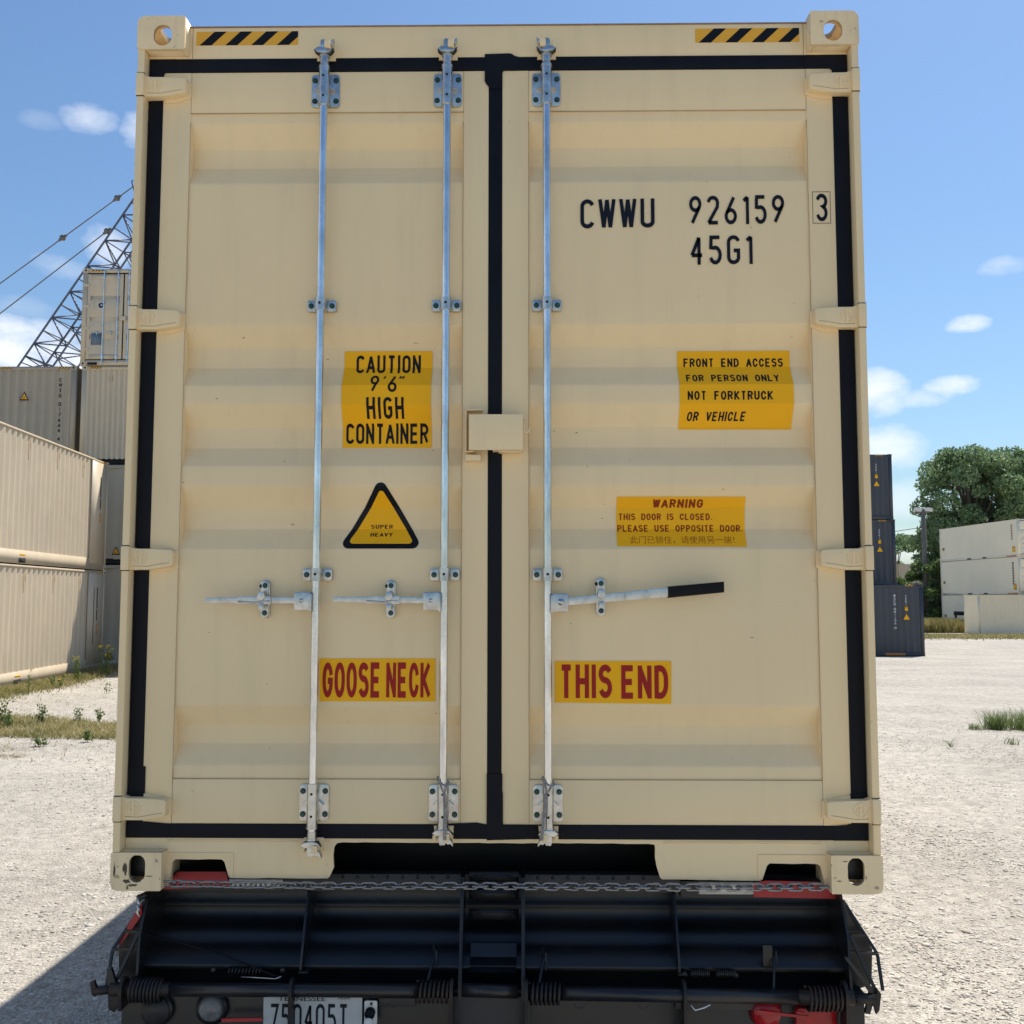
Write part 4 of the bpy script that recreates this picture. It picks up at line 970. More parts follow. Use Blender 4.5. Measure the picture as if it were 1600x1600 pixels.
def disc(x, z, r=.036, t=.010, dy=0, tail=.06):
    mb = MB(); A = [(py_ + dy + r * math.sin(a), z + r * math.cos(a) * 1.15) for a in [2 * PI * k / 20 for k in range(20)]]
    P_ = [q for q in A if q[1] > z - r * .4]
    P_ = sorted(P_, key=lambda q: -math.atan2(q[0] - py_ - dy, q[1] - z)); P_ = P_ + [(py_ + dy - r * .9, z - tail), (py_ + dy + r * .9, z - tail)]
    mb.prism(P_, x, x + t, 'rusty', axis='x'); tadd(mb, 'collar')
for x, tl in ((-.628, .16), (-.135, .15), (.094, .15), (.578, .16), (-1.150, .05), (1.068, .12)): disc(x, pz - .004, tail=tl)
mb = MB()  # end levers
mb.prism([(-1.248, .822), (-1.236, .826), (-1.222, .788), (-1.232, .776), (-1.243, .790)], -.060, -.045, 'rusty', bev=.002)
mb.prism([(-1.200, .860), (-1.185, .862), (-1.150, .760), (-1.172, .730), (-1.190, .740)], -.055, -.040, 'trailer', bev=.002)
mb.prism([(1.172, .815), (1.183, .800), (1.176, .752), (1.166, .740), (1.158, .770)], -.060, -.045, 'rusty', bev=.002)
mb.prism([(1.075, .905), (1.088, .905), (1.172, .800), (1.150, .735), (1.135, .740), (1.150, .80)][::-1], -.050, -.036, 'trailer', bev=.002)
tadd(mb, 'end_lever')
for sx_ in (-1, 1):  # outer wing frames
    mb = MB(); e = 1.118 if sx_ < 0 else 1.108; o_ = e + .085
    bar_ = lambda a, b, t=.006, m='trailer': mb.tube([(sx_ * a[0], a[2] if len(a) > 2 else .03, a[1]), (sx_ * b[0], b[2] if len(b) > 2 else .03, b[1])], t, m, 4)
    bar_((e, 1.045, .06), (o_, .900, .0)); bar_((o_, .900, .0), (o_ + .004, .800, -.03)); bar_((e, .905, .0), (o_, .900, .0)); bar_((e, .950, .02), (e + .055, .950, .02))
    bar_((e + .004, .955, .0), (o_ - .02, .80, -.04), .007); mb.prism([(sx_ * (e - .005), 1.05), (sx_ * (e + .012), 1.035), (sx_ * (o_ + .001), .896), (sx_ * (o_ - .004), .79), (sx_ * (e - .005), .76)][::sx_], .05, .058, 'trailer')
    tadd(mb, 'wing_frame')
mb = MB(); mb.prism([(-1.124, 1.035), (-1.135, 1.020), (-1.196, .915), (-1.188, .905), (-1.122, 1.000)], .020, .024, 'redtape')
o = tadd(mb, 'side_reflector'); 
mb = MB()
for k in range(3): mb.tube([(-1.120 - .004 * k, .03 - .01 * k, 1.060 - .016 * k), (-1.134, .015, 1.046 - .018 * k), (-1.126, .01, 1.034 - .018 * k)], .004, 'galvr', 6)
mb.cyl((-1.136, .02, 1.052), (-1.110, .05, 1.060), .010, 'trailer', 12); tadd(mb, 'shackle')
# small hooks, cables and brackets
mb = MB()
for x, z0_, z1_ in ((-.196, .90, .83), (.150, .895, .82), (.874, .905, .80)):
    mb.tube([(x, .055, z0_), (x + .006, .030, z0_ - .02), (x - .002, .0, z0_ - .045), (x - .010, -.02, z1_ - .01)], .0045, 'trailer', 8)
    mb.tube([(x + .011, .03, z0_ - .008), (x + .011, .012, z0_ - .055)], .0028, 'grime', 6)
mb.box((.842, .02, .852), (.872, .03, .918), 'trailer', .002); tadd(mb, 'latch_hook')
mb = MB()
mb.tube([(-1.10, .02, .945), (-.85, .01, .880), (-.66, -.02, .820)], .0035, 'rubber', 6)
mb.tube([(-.79, -.02, .8265), (-.68, -.028, .824), (-.662, -.03, .832)], .0022, 'galvr', 6)
mb.tube([(.60, -.075, .770), (.612, -.080, .757), (.640, -.078, .764), (.66, -.07, .770)], .002, 'whitetape', 6)
for x in (.262, .455, -.305): mb.tube([(x + .016 * math.cos(a), -.078, .772 - abs(.012 * math.sin(a))) for a in [PI * k / 8 for k in range(9)]], .0018, 'grime', 6)
tadd(mb, 'cable')
mb = MB()
for x, z in ((-.882, .842), (-.664, .842), (.752, .835), (.592, .838)): mb.cyl((x, -.002, z), (x, -.010, z), .007, 'grime', 12)
tadd(mb, 'bolt_heads')
# small coil rows behind the pipe
for x0_, x1_ in ((-.84, -.73), (.61, .67), (.69, .75)):
    mb = MB(); mb.tube([(x0_ + (x1_ - x0_) * k / 80, .0 + .011 * math.sin(k * .8), .838 + .011 * math.cos(k * .8)) for k in range(81)], .0024, 'trailer', 6); tadd(mb, 'spring')
# rear cross member and bumper
mb = MB(); mb.box((-1.17, .0, .50), (1.15, .06, .784), 'trailer', .004); mb.box((-.14, -.030, .50), (.11, .0, .775), 'grime', .004); mb.box((.56, -.02, .735), (.86, .0, .775), 'grime', .003)
mb.box((-.36, -.02, .738), (-.245, .0, .765), 'grime', .003); mb.box((-1.12, -.10, .42), (1.10, -.04, .50), 'trailer', .008); tadd(mb, 'cross_member')
mb = MB(); mb.cyl((-.883, .0, .728), (-.883, -.014, .728), .050, 'trailer', 32); mb.cyl((-.883, -.014, .728), (-.883, -.030, .728), .043, 'lens', 32, r2=.030)
o = tadd(mb, 'lamp'); o['label'] = 'round lamp with a grey clear lens'
mb = MB(); mb.cyl((-1.055, .0, .722), (-1.055, -.014, .722), .050, 'trailer', 32); mb.cyl((-1.055, -.014, .722), (-1.055, -.022, .722), .042, 'grime', 32); o = tadd(mb, 'lamp')
mb = MB(); mb.cyl((.842, .0, .725), (.842, -.03, .725), .052, 'redlens', 32, r2=.040); tadd(mb, 'lamp')['label'] = 'round red tail lamp'
mb = MB(); mb.prism(rrect(.930, .660, 1.055, .745, .014), -.028, .0, 'redlens', bev=.006); tadd(mb, 'lamp')['label'] = 'oblong red tail lamp'
mb = MB(); mb.prism([(.80, .742), (.802, .752), (.96, .735), (.96, .728)][::-1], -.062, -.056, 'redlens'); mb.prism([(-.84, .712), (-.715, .715), (-.715, .705), (-.84, .702)][::-1], -.05, -.044, 'redtape'); tadd(mb, 'red_strip')
# licence plate
mb = MB(); mb.prism(rrect(-.714, .624, -.408, .7785, .010), -.0365, -.034, 'plate')
lp = tadd(mb, 'license_plate'); lp['label'] = 'white Tennessee trailer plate'
mb = MB()
font_text(mb, 'TENNESSEE', -.668, .7610, -.522, .7745, 'ink', .0372, 0, .01); font_text(mb, 'PERM', -.482, .7660, -.446, .7735, 'ink', .0372, 0, 0)
stroke_text(mb, '750405T', -.694, .668, -.452, .0850, 'ink', .13, .16, off=.0372)
mb.build('plate_lettering', lp, smooth=False)
mb = MB(); mb.prism(rrect(-.402, .690, -.362, .7620, .006), -.034, -.028, 'whitetape', bev=.002); mb.cyl((-.383, -.03, .728), (-.383, -.05, .728), .016, 'rubber', 20); mb.cyl((-.386, -.03, .703), (-.386, -.052, .703), .014, 'whitetape', 20)
mb.cyl((-.380, -.034, .754), (-.380, -.038, .754), .004, 'grime', 10); tadd(mb, 'plate_lamp')
# chassis rails, axles and wheels
mb = MB()
for s_ in (-1, 1): mb.box((s_ * .36, .24, .72), (s_ * .54, 12.6, 1.05), 'trailer', .004)
for y in (.3, 1.6, 3.2, 5.5, 8.0, 10.5, 12.4): mb.box((-1.05, y, .92), (1.05, y + .12, 1.06), 'trailer', .003)
mb.box((-1.1, .24, 1.035), (1.1, .50, 1.055), 'trailer'); tadd(mb, 'chassis_rail')
def wheel(x, y):
    mb = MB(); n = 40; prof_ = [(.13, .30), (.135, .44), (.125, .485), (.10, .50), (-.10, .50), (-.125, .485), (-.135, .44), (-.13, .30)]
    rings = [[mb.bm.verts.new((x + u, y + r_ * math.cos(2 * PI * k / n), .505 + r_ * math.sin(2 * PI * k / n))) for k in range(n)] for u, r_ in prof_]
    for i in range(len(rings) - 1):
        for k in range(n): mb.bm.faces.new((rings[i][k], rings[i][(k + 1) % n], rings[i + 1][(k + 1) % n], rings[i + 1][k])).material_index = mb.mi('tyre')
    o = tadd(mb, 'wheel')
    mb = MB(); mb.cyl((x - .10, y, .505), (x + .10, y, .505), .30, 'grime', 32); mb.cyl((x - .15, y, .505), (x + .15, y, .505), .10, 'galvr', 20); mb.build('rim', o)
for y in (1.75, 3.05):
    for x in (-1.02, -.70, .70, 1.02): wheel(x, y)
    mb = MB(); mb.cyl((-1.0, y, .505), (1.0, y, .505), .07, 'trailer', 16); tadd(mb, 'axle')

# chain across the tail
CH = thing('chain', 'steel link chain stretched across the trailer tail below the container sill', 'chain', (0, 0, 0))
def link_mesh():
    mb = MB(); a, b, r = .0140, .0105, .0037
    pts = [(a + b * math.cos(t), 0, b * math.sin(t)) for t in np.linspace(-PI / 2, PI / 2, 7)] + [(-a + b * math.cos(t), 0, b * math.sin(t)) for t in np.linspace(PI / 2, 1.5 * PI, 7)]
    mb.tube(pts, r, 'chain', 8, closed=True); return mb.build('link', CH)
l0 = link_mesh(); n = 66
for k in range(n):
    o = l0 if k == 0 else l0.copy()
    if k: C.objects.link(o)
    o.parent = CH; t = k / (n - 1); x = -1.045 + 2.092 * t
    o.location = (x, .030, 1.0955 - .0045 * (1 - (2 * t - 1) ** 2) - .0015 * math.sin(t * 9) + random.uniform(-.0006, .0006))
    tw = math.radians(38) * math.exp(-t * 3.0) + math.radians(random.uniform(-7, 7))
    o.rotation_euler = (tw + (PI / 2 if k % 2 else 0), math.radians(random.uniform(-3, 3)), 0)

def split_pieces(o, name, tol=.001):
    """give every separate piece of a mesh an object of its own under the same parent"""
    bm = bmesh.new(); bm.from_mesh(o.data); bm.verts.ensure_lookup_table(); n = len(bm.verts); lab = [-1] * n; groups = []
    for v in bm.verts:
        if lab[v.index] >= 0: continue
        st = [v]; lab[v.index] = len(groups); g = []
        while st:
            a = st.pop(); g.append(a.index)
            for e in a.link_edges:
                b = e.other_vert(a)
                if lab[b.index] < 0: lab[b.index] = lab[v.index]; st.append(b)
        co_ = np.array([bm.verts[i].co[:] for i in g]); groups.append([set(g), co_.min(0) - tol, co_.max(0) + tol])
    ch = True
    while ch:
        ch = False
        for i in range(len(groups)):
            for j in range(i + 1, len(groups)):
                if (groups[i][1] <= groups[j][2]).all() and (groups[j][1] <= groups[i][2]).all():
                    groups[i] = [groups[i][0] | groups[j][0], np.minimum(groups[i][1], groups[j][1]), np.maximum(groups[i][2], groups[j][2])]; groups.pop(j); ch = True; break
            if ch: break
    bm.free()
    if len(groups) < 2: o.name = name; return
    for k, g in enumerate(groups):
        b2 = bmesh.new(); b2.from_mesh(o.data); b2.verts.ensure_lookup_table()
        bmesh.ops.delete(b2, geom=[v for v in b2.verts if v.index not in g[0]], context='VERTS')
        me = bpy.data.meshes.new(name); b2.to_mesh(me); b2.free()
        for m in o.data.materials: me.materials.append(m)
        c = bpy.data.objects.new(name, me); C.objects.link(c); c.parent = o.parent; c.location = o.location
    bpy.data.objects.remove(o)
SPLIT = {'red_reflector': 'red_reflector', 'white_reflector': 'white_reflector', 'end_lever': 'end_lever', 'cable': 'cable', 'red_strip': 'red_strip', 'bolt_heads': 'bolt', 'hinge_gap': 'hinge_gap',
         'bolts': 'bolt', 'corner_castings': 'corner_casting', 'weld_seam': 'weld_seam', 'latch_hook': 'latch_hook', 'rung': 'rung', 'paint_chips': 'paint_chip', 'bottom_rail_marks': 'rail_mark', 'rust_stain': 'rust_stain'}
# ================================================================= BACKGROUND CONTAINERS
def bg_meshes():
    pass
def container_bg(label, loc, rz, L=12.192, H=2.896, col='tanbg', end='front', group=None, marks=None, tunnel=None, name='shipping_container', rib=.278, ribend=.26, pockets=False, side_marks=None):
    """origin: near-left bottom corner; end wall faces local -y, long axis local +y, x from 0 to 2.438"""
    t = thing(name, label, 'shipping container', loc, rz, group); Wd = 2.438
    mb = MB()
    for x in (0, Wd):
        s = 1 if x == 0 else -1
        for y in (0, L):
            q = 1 if y == 0 else -1
            mb.box((x + s * .008, y + q * .008, .11), (x + s * .14, y + q * .13, H - .11), col, 0)
        mb.box((x + s * .012, .16, H - .075), (x + s * .07, L - .16, H - .02), col); mb.box((x + s * .012, .16, .012), (x + s * .07, L - .16, .165 if not pockets else .30), col)
    for y in (0, L):
        q = 1 if y == 0 else -1
        mb.box((.15, y + q * .012, H - .12), (Wd - .15, y + q * .10, H - .018), col)
        if tunnel is None or y > 0: mb.box((.15, y + q * .012, .012), (Wd - .15, y + q * .10, .16), col)
        else:
            mb.box((.15, .012, .012), (tunnel[0], .10, .16), col); mb.box((tunnel[1], .012, .012), (Wd - .15, .10, .16), col); mb.box((tunnel[0], .05, .0), (tunnel[1], .12, .17), 'hole')
    mb.build('frame', t)
    mb = MB()
    for x in (0, Wd):
        s = 1 if x == 0 else -1
        for y in (0, L):
            q = 1 if y == 0 else -1
            for z in (0, H - .118):
                mb.box((x, y, z), (x + s * .162, y + q * .178, z + .118), col, .006)
                mb.cyl((x + s * .09, y - q * .002, z + .06), (x + s * .09, y + q * .02, z + .06), .032, 'hole', 12)
                mb.cyl((x - s * .002, y + q * .09, z + .06), (x + s * .02, y + q * .09, z + .06), .032, 'hole', 12)
    mb.build('corner_castings', t)
    for x in (0, Wd):
        s = 1 if x == 0 else -1; mb = MB(); pts = []; y = .14
        while y < L - .16:
            for dy, d in ((0, 0), (.26 * rib, 0), (.5 * rib, .036), (.76 * rib, .036)): pts.append((x + s * (.020 + d), min(y + dy, L - .13)))
            y += rib
        mb.strip(pts, .15 if not pockets else .29, H - .07, col, 'z'); mb.build('side_wall', t)
    mb = MB(); y = .1; pr = []
    while y < L - .1:
        for dy, d in ((0, 0), (.1, 0), (.12, .02), (.19, .02)): pr.append((min(y + dy, L - .1), H - .022 - d))
        y += .21
    mb.strip([(a, b) for a, b in pr], .07, Wd - .07, col, 'x'); mb.build('roof', t)
    for y0_, kind in ((0.0, end), (L, 'front' if end == 'door' else 'door_back')):
        q = 1 if y0_ == 0 else -1; mb = MB()
        if kind == 'front':
            pts = []; x = .14
            while x < Wd - .14:
                for dx, d in ((0, 0), (.35 * ribend, 0), (.5 * ribend, .045), (.85 * ribend, .045)): pts.append((min(x + dx, Wd - .14), y0_ + q * (.020 + d)))
                x += ribend
            mb.strip(pts, .15, H - .11, col, 'z'); mb.build('end_wall', t)
        elif kind == 'door_back':
            mb.box((.14, y0_ + q * .03, .15), (Wd - .14, y0_ + q * .06, H - .11), col); mb.build('end_wall', t)
        else:
            doors_bg(t, Wd, H, col)
    if marks: marks(t, Wd, H)
    if side_marks: side_marks(t, Wd, H, L)
    return t
def doors_bg(t, Wd, H, col):
    xc = Wd / 2
    mb = MB(); e = .03
    mb.box((.145, .068, .150), (Wd - .145, .075, H - .115), 'rubber'); mb.build('door_gasket', t)
    for x0, x1 in ((.065, xc - .022), (xc + .022, Wd - .065)):
        a, b = (x0 + .085, x1) if x0 < 1 else (x0, x1 - .085)
        mb = MB(); mb.box((a, .024, .195), (a + .09, .05, H - .165), col, .004); mb.box((b - .09, .024, .195), (b, .05, H - .165), col, .004)
        mb.box((a + .09, .0245, H - .32), (b - .09, .05, H - .166), col); mb.box((a + .09, .0245, .196), (b - .09, .05, .34), col)
        P = [(.027, H - .32)]; mb.box((a, .05, .196), (b, .066, H - .166), col)
        for zc in (H * .70, H * .485, H * .30): P += [(.027, zc + .10), (.063, zc + .035), (.063, zc - .035), (.027, zc - .10)]
        P.append((.027, .34)); mb.strip(P, a + .09, b - .09, col, 'x'); d = mb.build('door', t)
        for k in (.12, .37, .63, .88):
            z = .2 + (H - .4) * k; mb = MB(); xx = .02 if x0 < 1 else Wd - .02
            mb.box((xx, .0, z - .04), (a + .07 if x0 < 1 else b - .07, .026, z + .04), col, .006); mb.build('hinge', d)
    for x in (xc - .58, xc - .165, xc + .165, xc + .58):
        mb = MB(); mb.cyl((x, .0, .10), (x, .0, H - .08), .017, 'galv', 12)
        for z in (.27, H - .25): mb.box((x - .048, .0, z - .058), (x + .048, .026, z + .058), 'galvr', .003)
        for z in (.36 * H, .65 * H): mb.box((x - .048, .0, z - .02), (x + .048, .026, z + .02), 'galvr', .003)
        for z in (.10, H - .09): mb.box((x - .035, -.02, z - .028), (x + .035, .026, z + .028), 'galvr', .006)
        if x < xc: mb.box((x - .34, -.014, .335 * H - .012), (x - .03, -.004, .335 * H + .012), 'galvr', .002); mb.box((x - .185, -.012, .335 * H - .06), (x - .155, .026, .335 * H + .06), 'galvr', .004)
        else: mb.box((x + .34, -.014, .335 * H - .012), (x + .03, -.004, .335 * H + .012), 'galvr', .002); mb.box((x + .185, -.012, .335 * H - .06), (x + .155, .026, .335 * H + .06), 'galvr', .004)
        mb.build('locking_bar', t)
    mb = MB(); mb.box((xc - .09, -.03, .46 * H), (xc + .09, .024, .50 * H + .01), col, .004); mb.build('lock_box', t)
def dec_rect(t, name, x0, z0, x1, z1, m, y=.004):
    mb = MB(); mb.box((x0, y - .002, z0), (x1, y, z1), m); return mb.build(name, t)
def dec_tri(t, cx, z0, hw, hh, y=.004):
    mb = MB(); mb.prism([(cx - hw, z0), (cx + hw, z0), (cx, z0 + hh)], y - .002, y, 'blk'); mb.prism([(cx - hw * .72, z0 + hh * .13), (cx + hw * .72, z0 + hh * .13), (cx, z0 + hh * .80)], y - .004, y - .0022, 'ylw2')
    mb.box((cx - hw * .25, y - .0055, z0 + hh * .25), (cx + hw * .2, y - .0042, z0 + hh * .33), 'blk'); return mb.build('warning_triangle', t)
def vert_text(t, s, x, ztop, step, hgt, m, wd=.07, y=.004):
    mb = MB(); z = ztop
    for c in s:
        if c != ' ': stroke_text(mb, c, x - wd / 2 * (1 if c not in '1I' else .4), z - hgt, x + wd / 2 * (1 if c not in '1I' else .4), hgt, m, .16, off=0)
        z -= step if c != ' ' else step * .6
    for v in mb.bm.verts: v.co.y += y - .002
    return mb.build('lettering', t, smooth=False)
def hz(t, x0, x1, H, y=.010): return hazard(x0, H - .085, x1, H - .03, y, 4, 'hazard_stripe', t)

# row of stacked containers seen end-on at the left
ZL = .085; HC = 2.896; YR0 = 26.15
def marksA(t, W2, H):
    hz(t, .20, .52, H); hz(t, W2 - .56, W2 - .22, H)
    dec_tri(t, .93, H - 1.02, .135, .26); vert_text(t, 'CMIU 017664 4', 1.98, H - .36, .155, .115, 'ink', .075)
    dec_rect(t, 'orange_label', 1.70, .47, 1.98, .62, 'orange')
grpR = 'containers stacked end-on in the left row'
def sm(rust=True, tri=None):
    def f(t, W2, H):
        hz(t, .20, .52, H)
        if tri: dec_tri(t, *tri)
    return f
XA, XB = -15.46, -12.87
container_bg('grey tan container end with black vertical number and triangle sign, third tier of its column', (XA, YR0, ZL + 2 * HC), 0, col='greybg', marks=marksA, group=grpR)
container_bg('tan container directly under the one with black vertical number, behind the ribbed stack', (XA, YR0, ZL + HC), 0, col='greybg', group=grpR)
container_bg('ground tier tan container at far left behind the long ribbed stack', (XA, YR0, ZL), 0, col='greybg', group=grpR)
def marksB3(t, W2, H):
    hz(t, .22, .56, H)
    for x, z0, z1 in ((.80, 2.42, 2.60),): dec_rect(t, 'rust_stain', x, z0, x + .012, z1, 'rust', .018); dec_rect(t, 'rust_stain', x + .10, z0 + .02, x + .112, z1, 'rust', .018)
container_bg('tan ribbed container end directly beneath the container showing its doors', (XB, YR0, ZL + 2 * HC), 0, col='creambg', marks=marksB3, group=grpR, tunnel=(.5, 1.40), ribend=.155)
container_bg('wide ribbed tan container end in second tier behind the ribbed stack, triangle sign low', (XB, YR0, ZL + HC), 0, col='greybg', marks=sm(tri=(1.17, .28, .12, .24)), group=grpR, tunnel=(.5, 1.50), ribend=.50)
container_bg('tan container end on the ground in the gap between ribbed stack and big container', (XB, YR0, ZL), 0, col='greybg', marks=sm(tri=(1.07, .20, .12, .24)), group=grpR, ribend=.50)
def marksDoor(t, W2, H):
    hz(t, .24, .60, H, .010)
    mb = MB(); cx, cz = .56, H * .62; mb.prism([(cx + .10 * math.cos(a), cz + .10 * math.sin(a)) for a in [2 * PI * k / 24 for k in range(24)]], .018, .020, 'white')
    mb.prism([(cx + .08 * math.cos(a), cz + .08 * math.sin(a)) for a in [2 * PI * k / 24 for k in range(24)]], .0155, .0175, 'ink'); mb.prism([(cx - .045, cz - .03), (cx + .05, cz), (cx - .01, cz + .055), (cx, cz + .01)][::-1], .013, .015, 'white'); mb.build('round_emblem', t)
    mb = MB(); mb.box((.30, .018, .62), (.60, .021, .98), 'bluebg'); mb.build('data_plate', t); dec_rect(t, 'fork_pocket', .22, .02, .50, .10, 'hole', .006)
container_bg('tan container with closed doors and locking bars on top of the left row', (-12.93, YR0 - .02, ZL + 3 * HC), 0, col='creambg', end='door', marks=marksDoor, group=grpR)
# the row goes on behind the truck; its top throws the shadow on the ribbed stack
kk = 0
for xx in (-10.30, -7.80):
    for tier in range(4):
        kk += 1
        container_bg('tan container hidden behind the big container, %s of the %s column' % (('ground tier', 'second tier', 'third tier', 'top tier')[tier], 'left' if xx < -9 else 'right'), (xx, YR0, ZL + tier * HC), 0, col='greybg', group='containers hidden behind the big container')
# long ribbed stack at the left, side wall towards us
grpN = 'two long containers stacked at the left edge'
dv = Vector((-.0714, .99745, 0)); rzN = math.atan2(-dv.x, dv.y); nearc = Vector((-10.26, 11.94, 0))
orig = nearc - Vector((math.cos(rzN), math.sin(rzN), 0)) * 2.438
def sideN(low):
    def f(t, W2, H, L):
        x = W2 + .001
        # labels over fork pockets on the bottom rail
        for y in ((L / 2 - 1.03, L / 2 + .55) if True else ()):
            mb = MB(); mb.box((W2 - .011, y, .03), (W2 - .009, y + .36, .135), 'hole'); mb.build('fork_pocket', t)
            mb = MB(); mb.box((W2 - .011, y + .05, .19), (W2 - .009, y + .33, .225), 'yellow'); mb.build('yellow_label', t)
        for k in range(5):
            y = L - 1.9 - k * 1.67; mb = MB()
            mb.box((W2 - .0185, y, H - .62), (W2 - .0165, y + .022, H - .16), 'rust'); mb.box((W2 - .0185, y + .09, H - .36), (W2 - .0165, y + .105, H - .16), 'rust'); mb.build('rust_stain', t)
        mb = MB()
        mb.box((W2 - .006, L - .62, H - 1.30), (W2 - .004, L - .54, H - .45), 'ink'); mb.box((W2 - .006, L - .62, H - 1.02), (W2 - .0035, L - .54, H - .98), 'tanbg')
        for k in range(12): mb.box((W2 - .0062, L - .63, H - .50 - k * .07), (W2 - .003, L - .53, H - .485 - k * .07), 'tanbg')
        if low: mb.box((W2 - .006, L - .84, H - 1.9), (W2 - .004, L - .80, H - .45), 'grime')
        mb.build('lettering', t)
        mb = MB(); mb.box((W2 - .006, L - .60, H - 1.40 - .25), (W2 - .004, L - .50, H - 1.40), 'orange'); mb.build('orange_label', t)
        mb = MB(); mb.box((W2 - .022, L - 1.25, .17), (W2 - .0075, L - .13, H - .08), 'tanbg', 0); mb.build('flat_panel', t)
        mb = MB()
        for k in range(4): mb.prism([(L - .52 + k * .085, H - .062), (L - .49 + k * .085, H - .062), (L - .45 + k * .085, H - .03), (L - .48 + k * .085, H - .03)], W2 - .010, W2 - .007, 'blk', axis='x')
        mb.box((W2 - .0115, L - .56, H - .064), (W2 - .0105, L - .16, H - .028), 'yellow'); mb.build('hazard_stripe', t)
    return f
container_bg('sunlit tan ribbed long container on the ground at the left edge', (orig.x, orig.y, .150), rzN, H=2.591, col='tanbg', group=grpN, side_marks=sideN(True), pockets=True)
container_bg('sunlit tan ribbed long container stacked on top of the other at left edge', (orig.x, orig.y, .150 + 2.591), rzN, H=2.896, col='tanbg', group=grpN, side_marks=sideN(False), pockets=True)

# slate stack at the right
def marksS(two):
    def f(t, W2, H):
        vert_text(t, 'WSCU 001134 4' if two == 1 else ('WSCU 001137 3' if two == 2 else 'WSCU 001136 0'), 1.28 + .0, H - .42, .115, .085, 'white', .085, .012)
        vert_text(t, '45G1', 1.73, H - .42, .115, .085, 'white', .06, .012)
        dec_rect(t, 'yellow_label', 1.68, H - 1.07, 1.80, H - .90, 'yellow', .012)
        mb = MB(); mb.prism([(1.61, H - 1.42), (1.87, H - 1.42), (1.74, H - 1.20)], .010, .012, 'yellow'); mb.build('warning_triangle', t)
        hz(t, 1.72, 2.06, H, .010); dec_rect(t, 'orange_label', .85 if two == 3 else .3, .04, 1.65 if two == 3 else 1.28, .14, 'orange', .008)
    return f
grpS = 'slate grey containers stacked at the right'
container_bg('topmost slate grey container of the dark stack right of the big container', (13.80, 42.2, 2.60 + HC), 0, L=6.06, col='slate', marks=marksS(1), group=grpS)
container_bg('middle slate grey container of the dark stack, between topmost and ground one', (13.86, 42.2, 2.60), 0, L=6.06, col='slate', marks=marksS(2), group=grpS)
container_bg('slate grey container standing on gravel at the foot of the dark stack, nearest to us', (13.66, 38.7, -.297), 0, col='slate', marks=marksS(3), group=grpS)

# pale stack far right
grpP = 'pale containers stacked at the right edge'
pv = (Vector((36.60, 88.3, 0)) - Vector((37.75, 76.3, 0))).normalized(); rzP = math.atan2(-pv.x, pv.y)
def sideP(k):
    def f(t, W2, H, L):
        mb = MB()
        for i in range(6 if k == 2 else 9): mb.box((.004, .75, H - .55 - i * .2), (.006, .95, H - .42 - i * .2), 'rust' if k == 2 else 'grime')
        mb.build('lettering', t)
        mb = MB(); mb.box((.004, .45, .35), (.006, .85, .80), 'ylw2'); mb.build('orange_label', t)
        mb = MB(); mb.box((.004, L - .8, .95), (.006, L - .45, 1.2), 'rust'); mb.build('small_decal', t)
        mb = MB(); mb.box((.002, .3, .03), (.004, 1.7, .11), 'orange'); mb.box((.002, 4.6, .03), (.004, 5.2, .13), 'hole'); mb.box((.002, 7.0, .03), (.004, 7.6, .13), 'hole'); mb.build('bottom_rail_marks', t)
    return f
def doorP(t, W2, H):
    dec_rect(t, 'yellow_label', .60, H - 1.12, 1.0, H - .78, 'yellow', -.022); dec_rect(t, 'yellow_label', .50, H - 1.55, .8, H - 1.35, 'ylw2', -.022)
for k, lab in ((2, 'topmost pale sand container of the stack before the big tree'), (1, 'middle pale sand container of the stack before the big tree'), (0, 'bottom pale sand container partly behind the brighter one on the grass')):
    container_bg(lab, (37.75, 76.3, -.52 + k * HC), rzP, col='palebg', end='door', group=grpP, marks=doorP, side_marks=sideP(k), rib=.139)
# brighter container lying across in front, side towards us
container_bg('bright pale container standing crosswise on the grass in front of the pale stack', (33.10, 75.5, -.56), -PI / 2 + .01, col='brightbg', rib=.139)
# far containers
t = container_bg('far cream container on top of a blue one beyond the shrubs', (50.9, 146, 4.35), -.02, col='tanbg', rib=.5, L=6.06, group='far containers beyond the shrubs')
t = container_bg('second far cream container beside the lamp pole shrubs', (53.6, 146.4, 4.15), -.02, col='tanbg', rib=.5, L=6.06, group='far containers beyond the shrubs')
t = container_bg('third far cream container nearest the lamp pole', (56.3, 146.8, 4.15), -.02, col='tanbg', rib=.5, L=6.06, group='far containers beyond the shrubs')
for i, lab in enumerate(('far blue grey container under the cream one, left of its neighbour', 'far blue grey container in the middle below the cream ones', 'far blue grey container nearest the lamp pole')):
    container_bg(lab, (50.9 + i * 2.7, 146 + i * .4, 1.4), -.02, col='bluebg', rib=.5, L=6.06, group='far containers beyond the shrubs')
for i in range(3):
    container_bg('far ground tier container hidden behind shrubs, %s' % ('left one', 'middle one', 'right one')[i], (50.9 + i * 2.7, 146 + i * .4, -1.5), -.02, col='bluebg', rib=.5, L=6.06, group='far ground tier containers behind the shrubs')

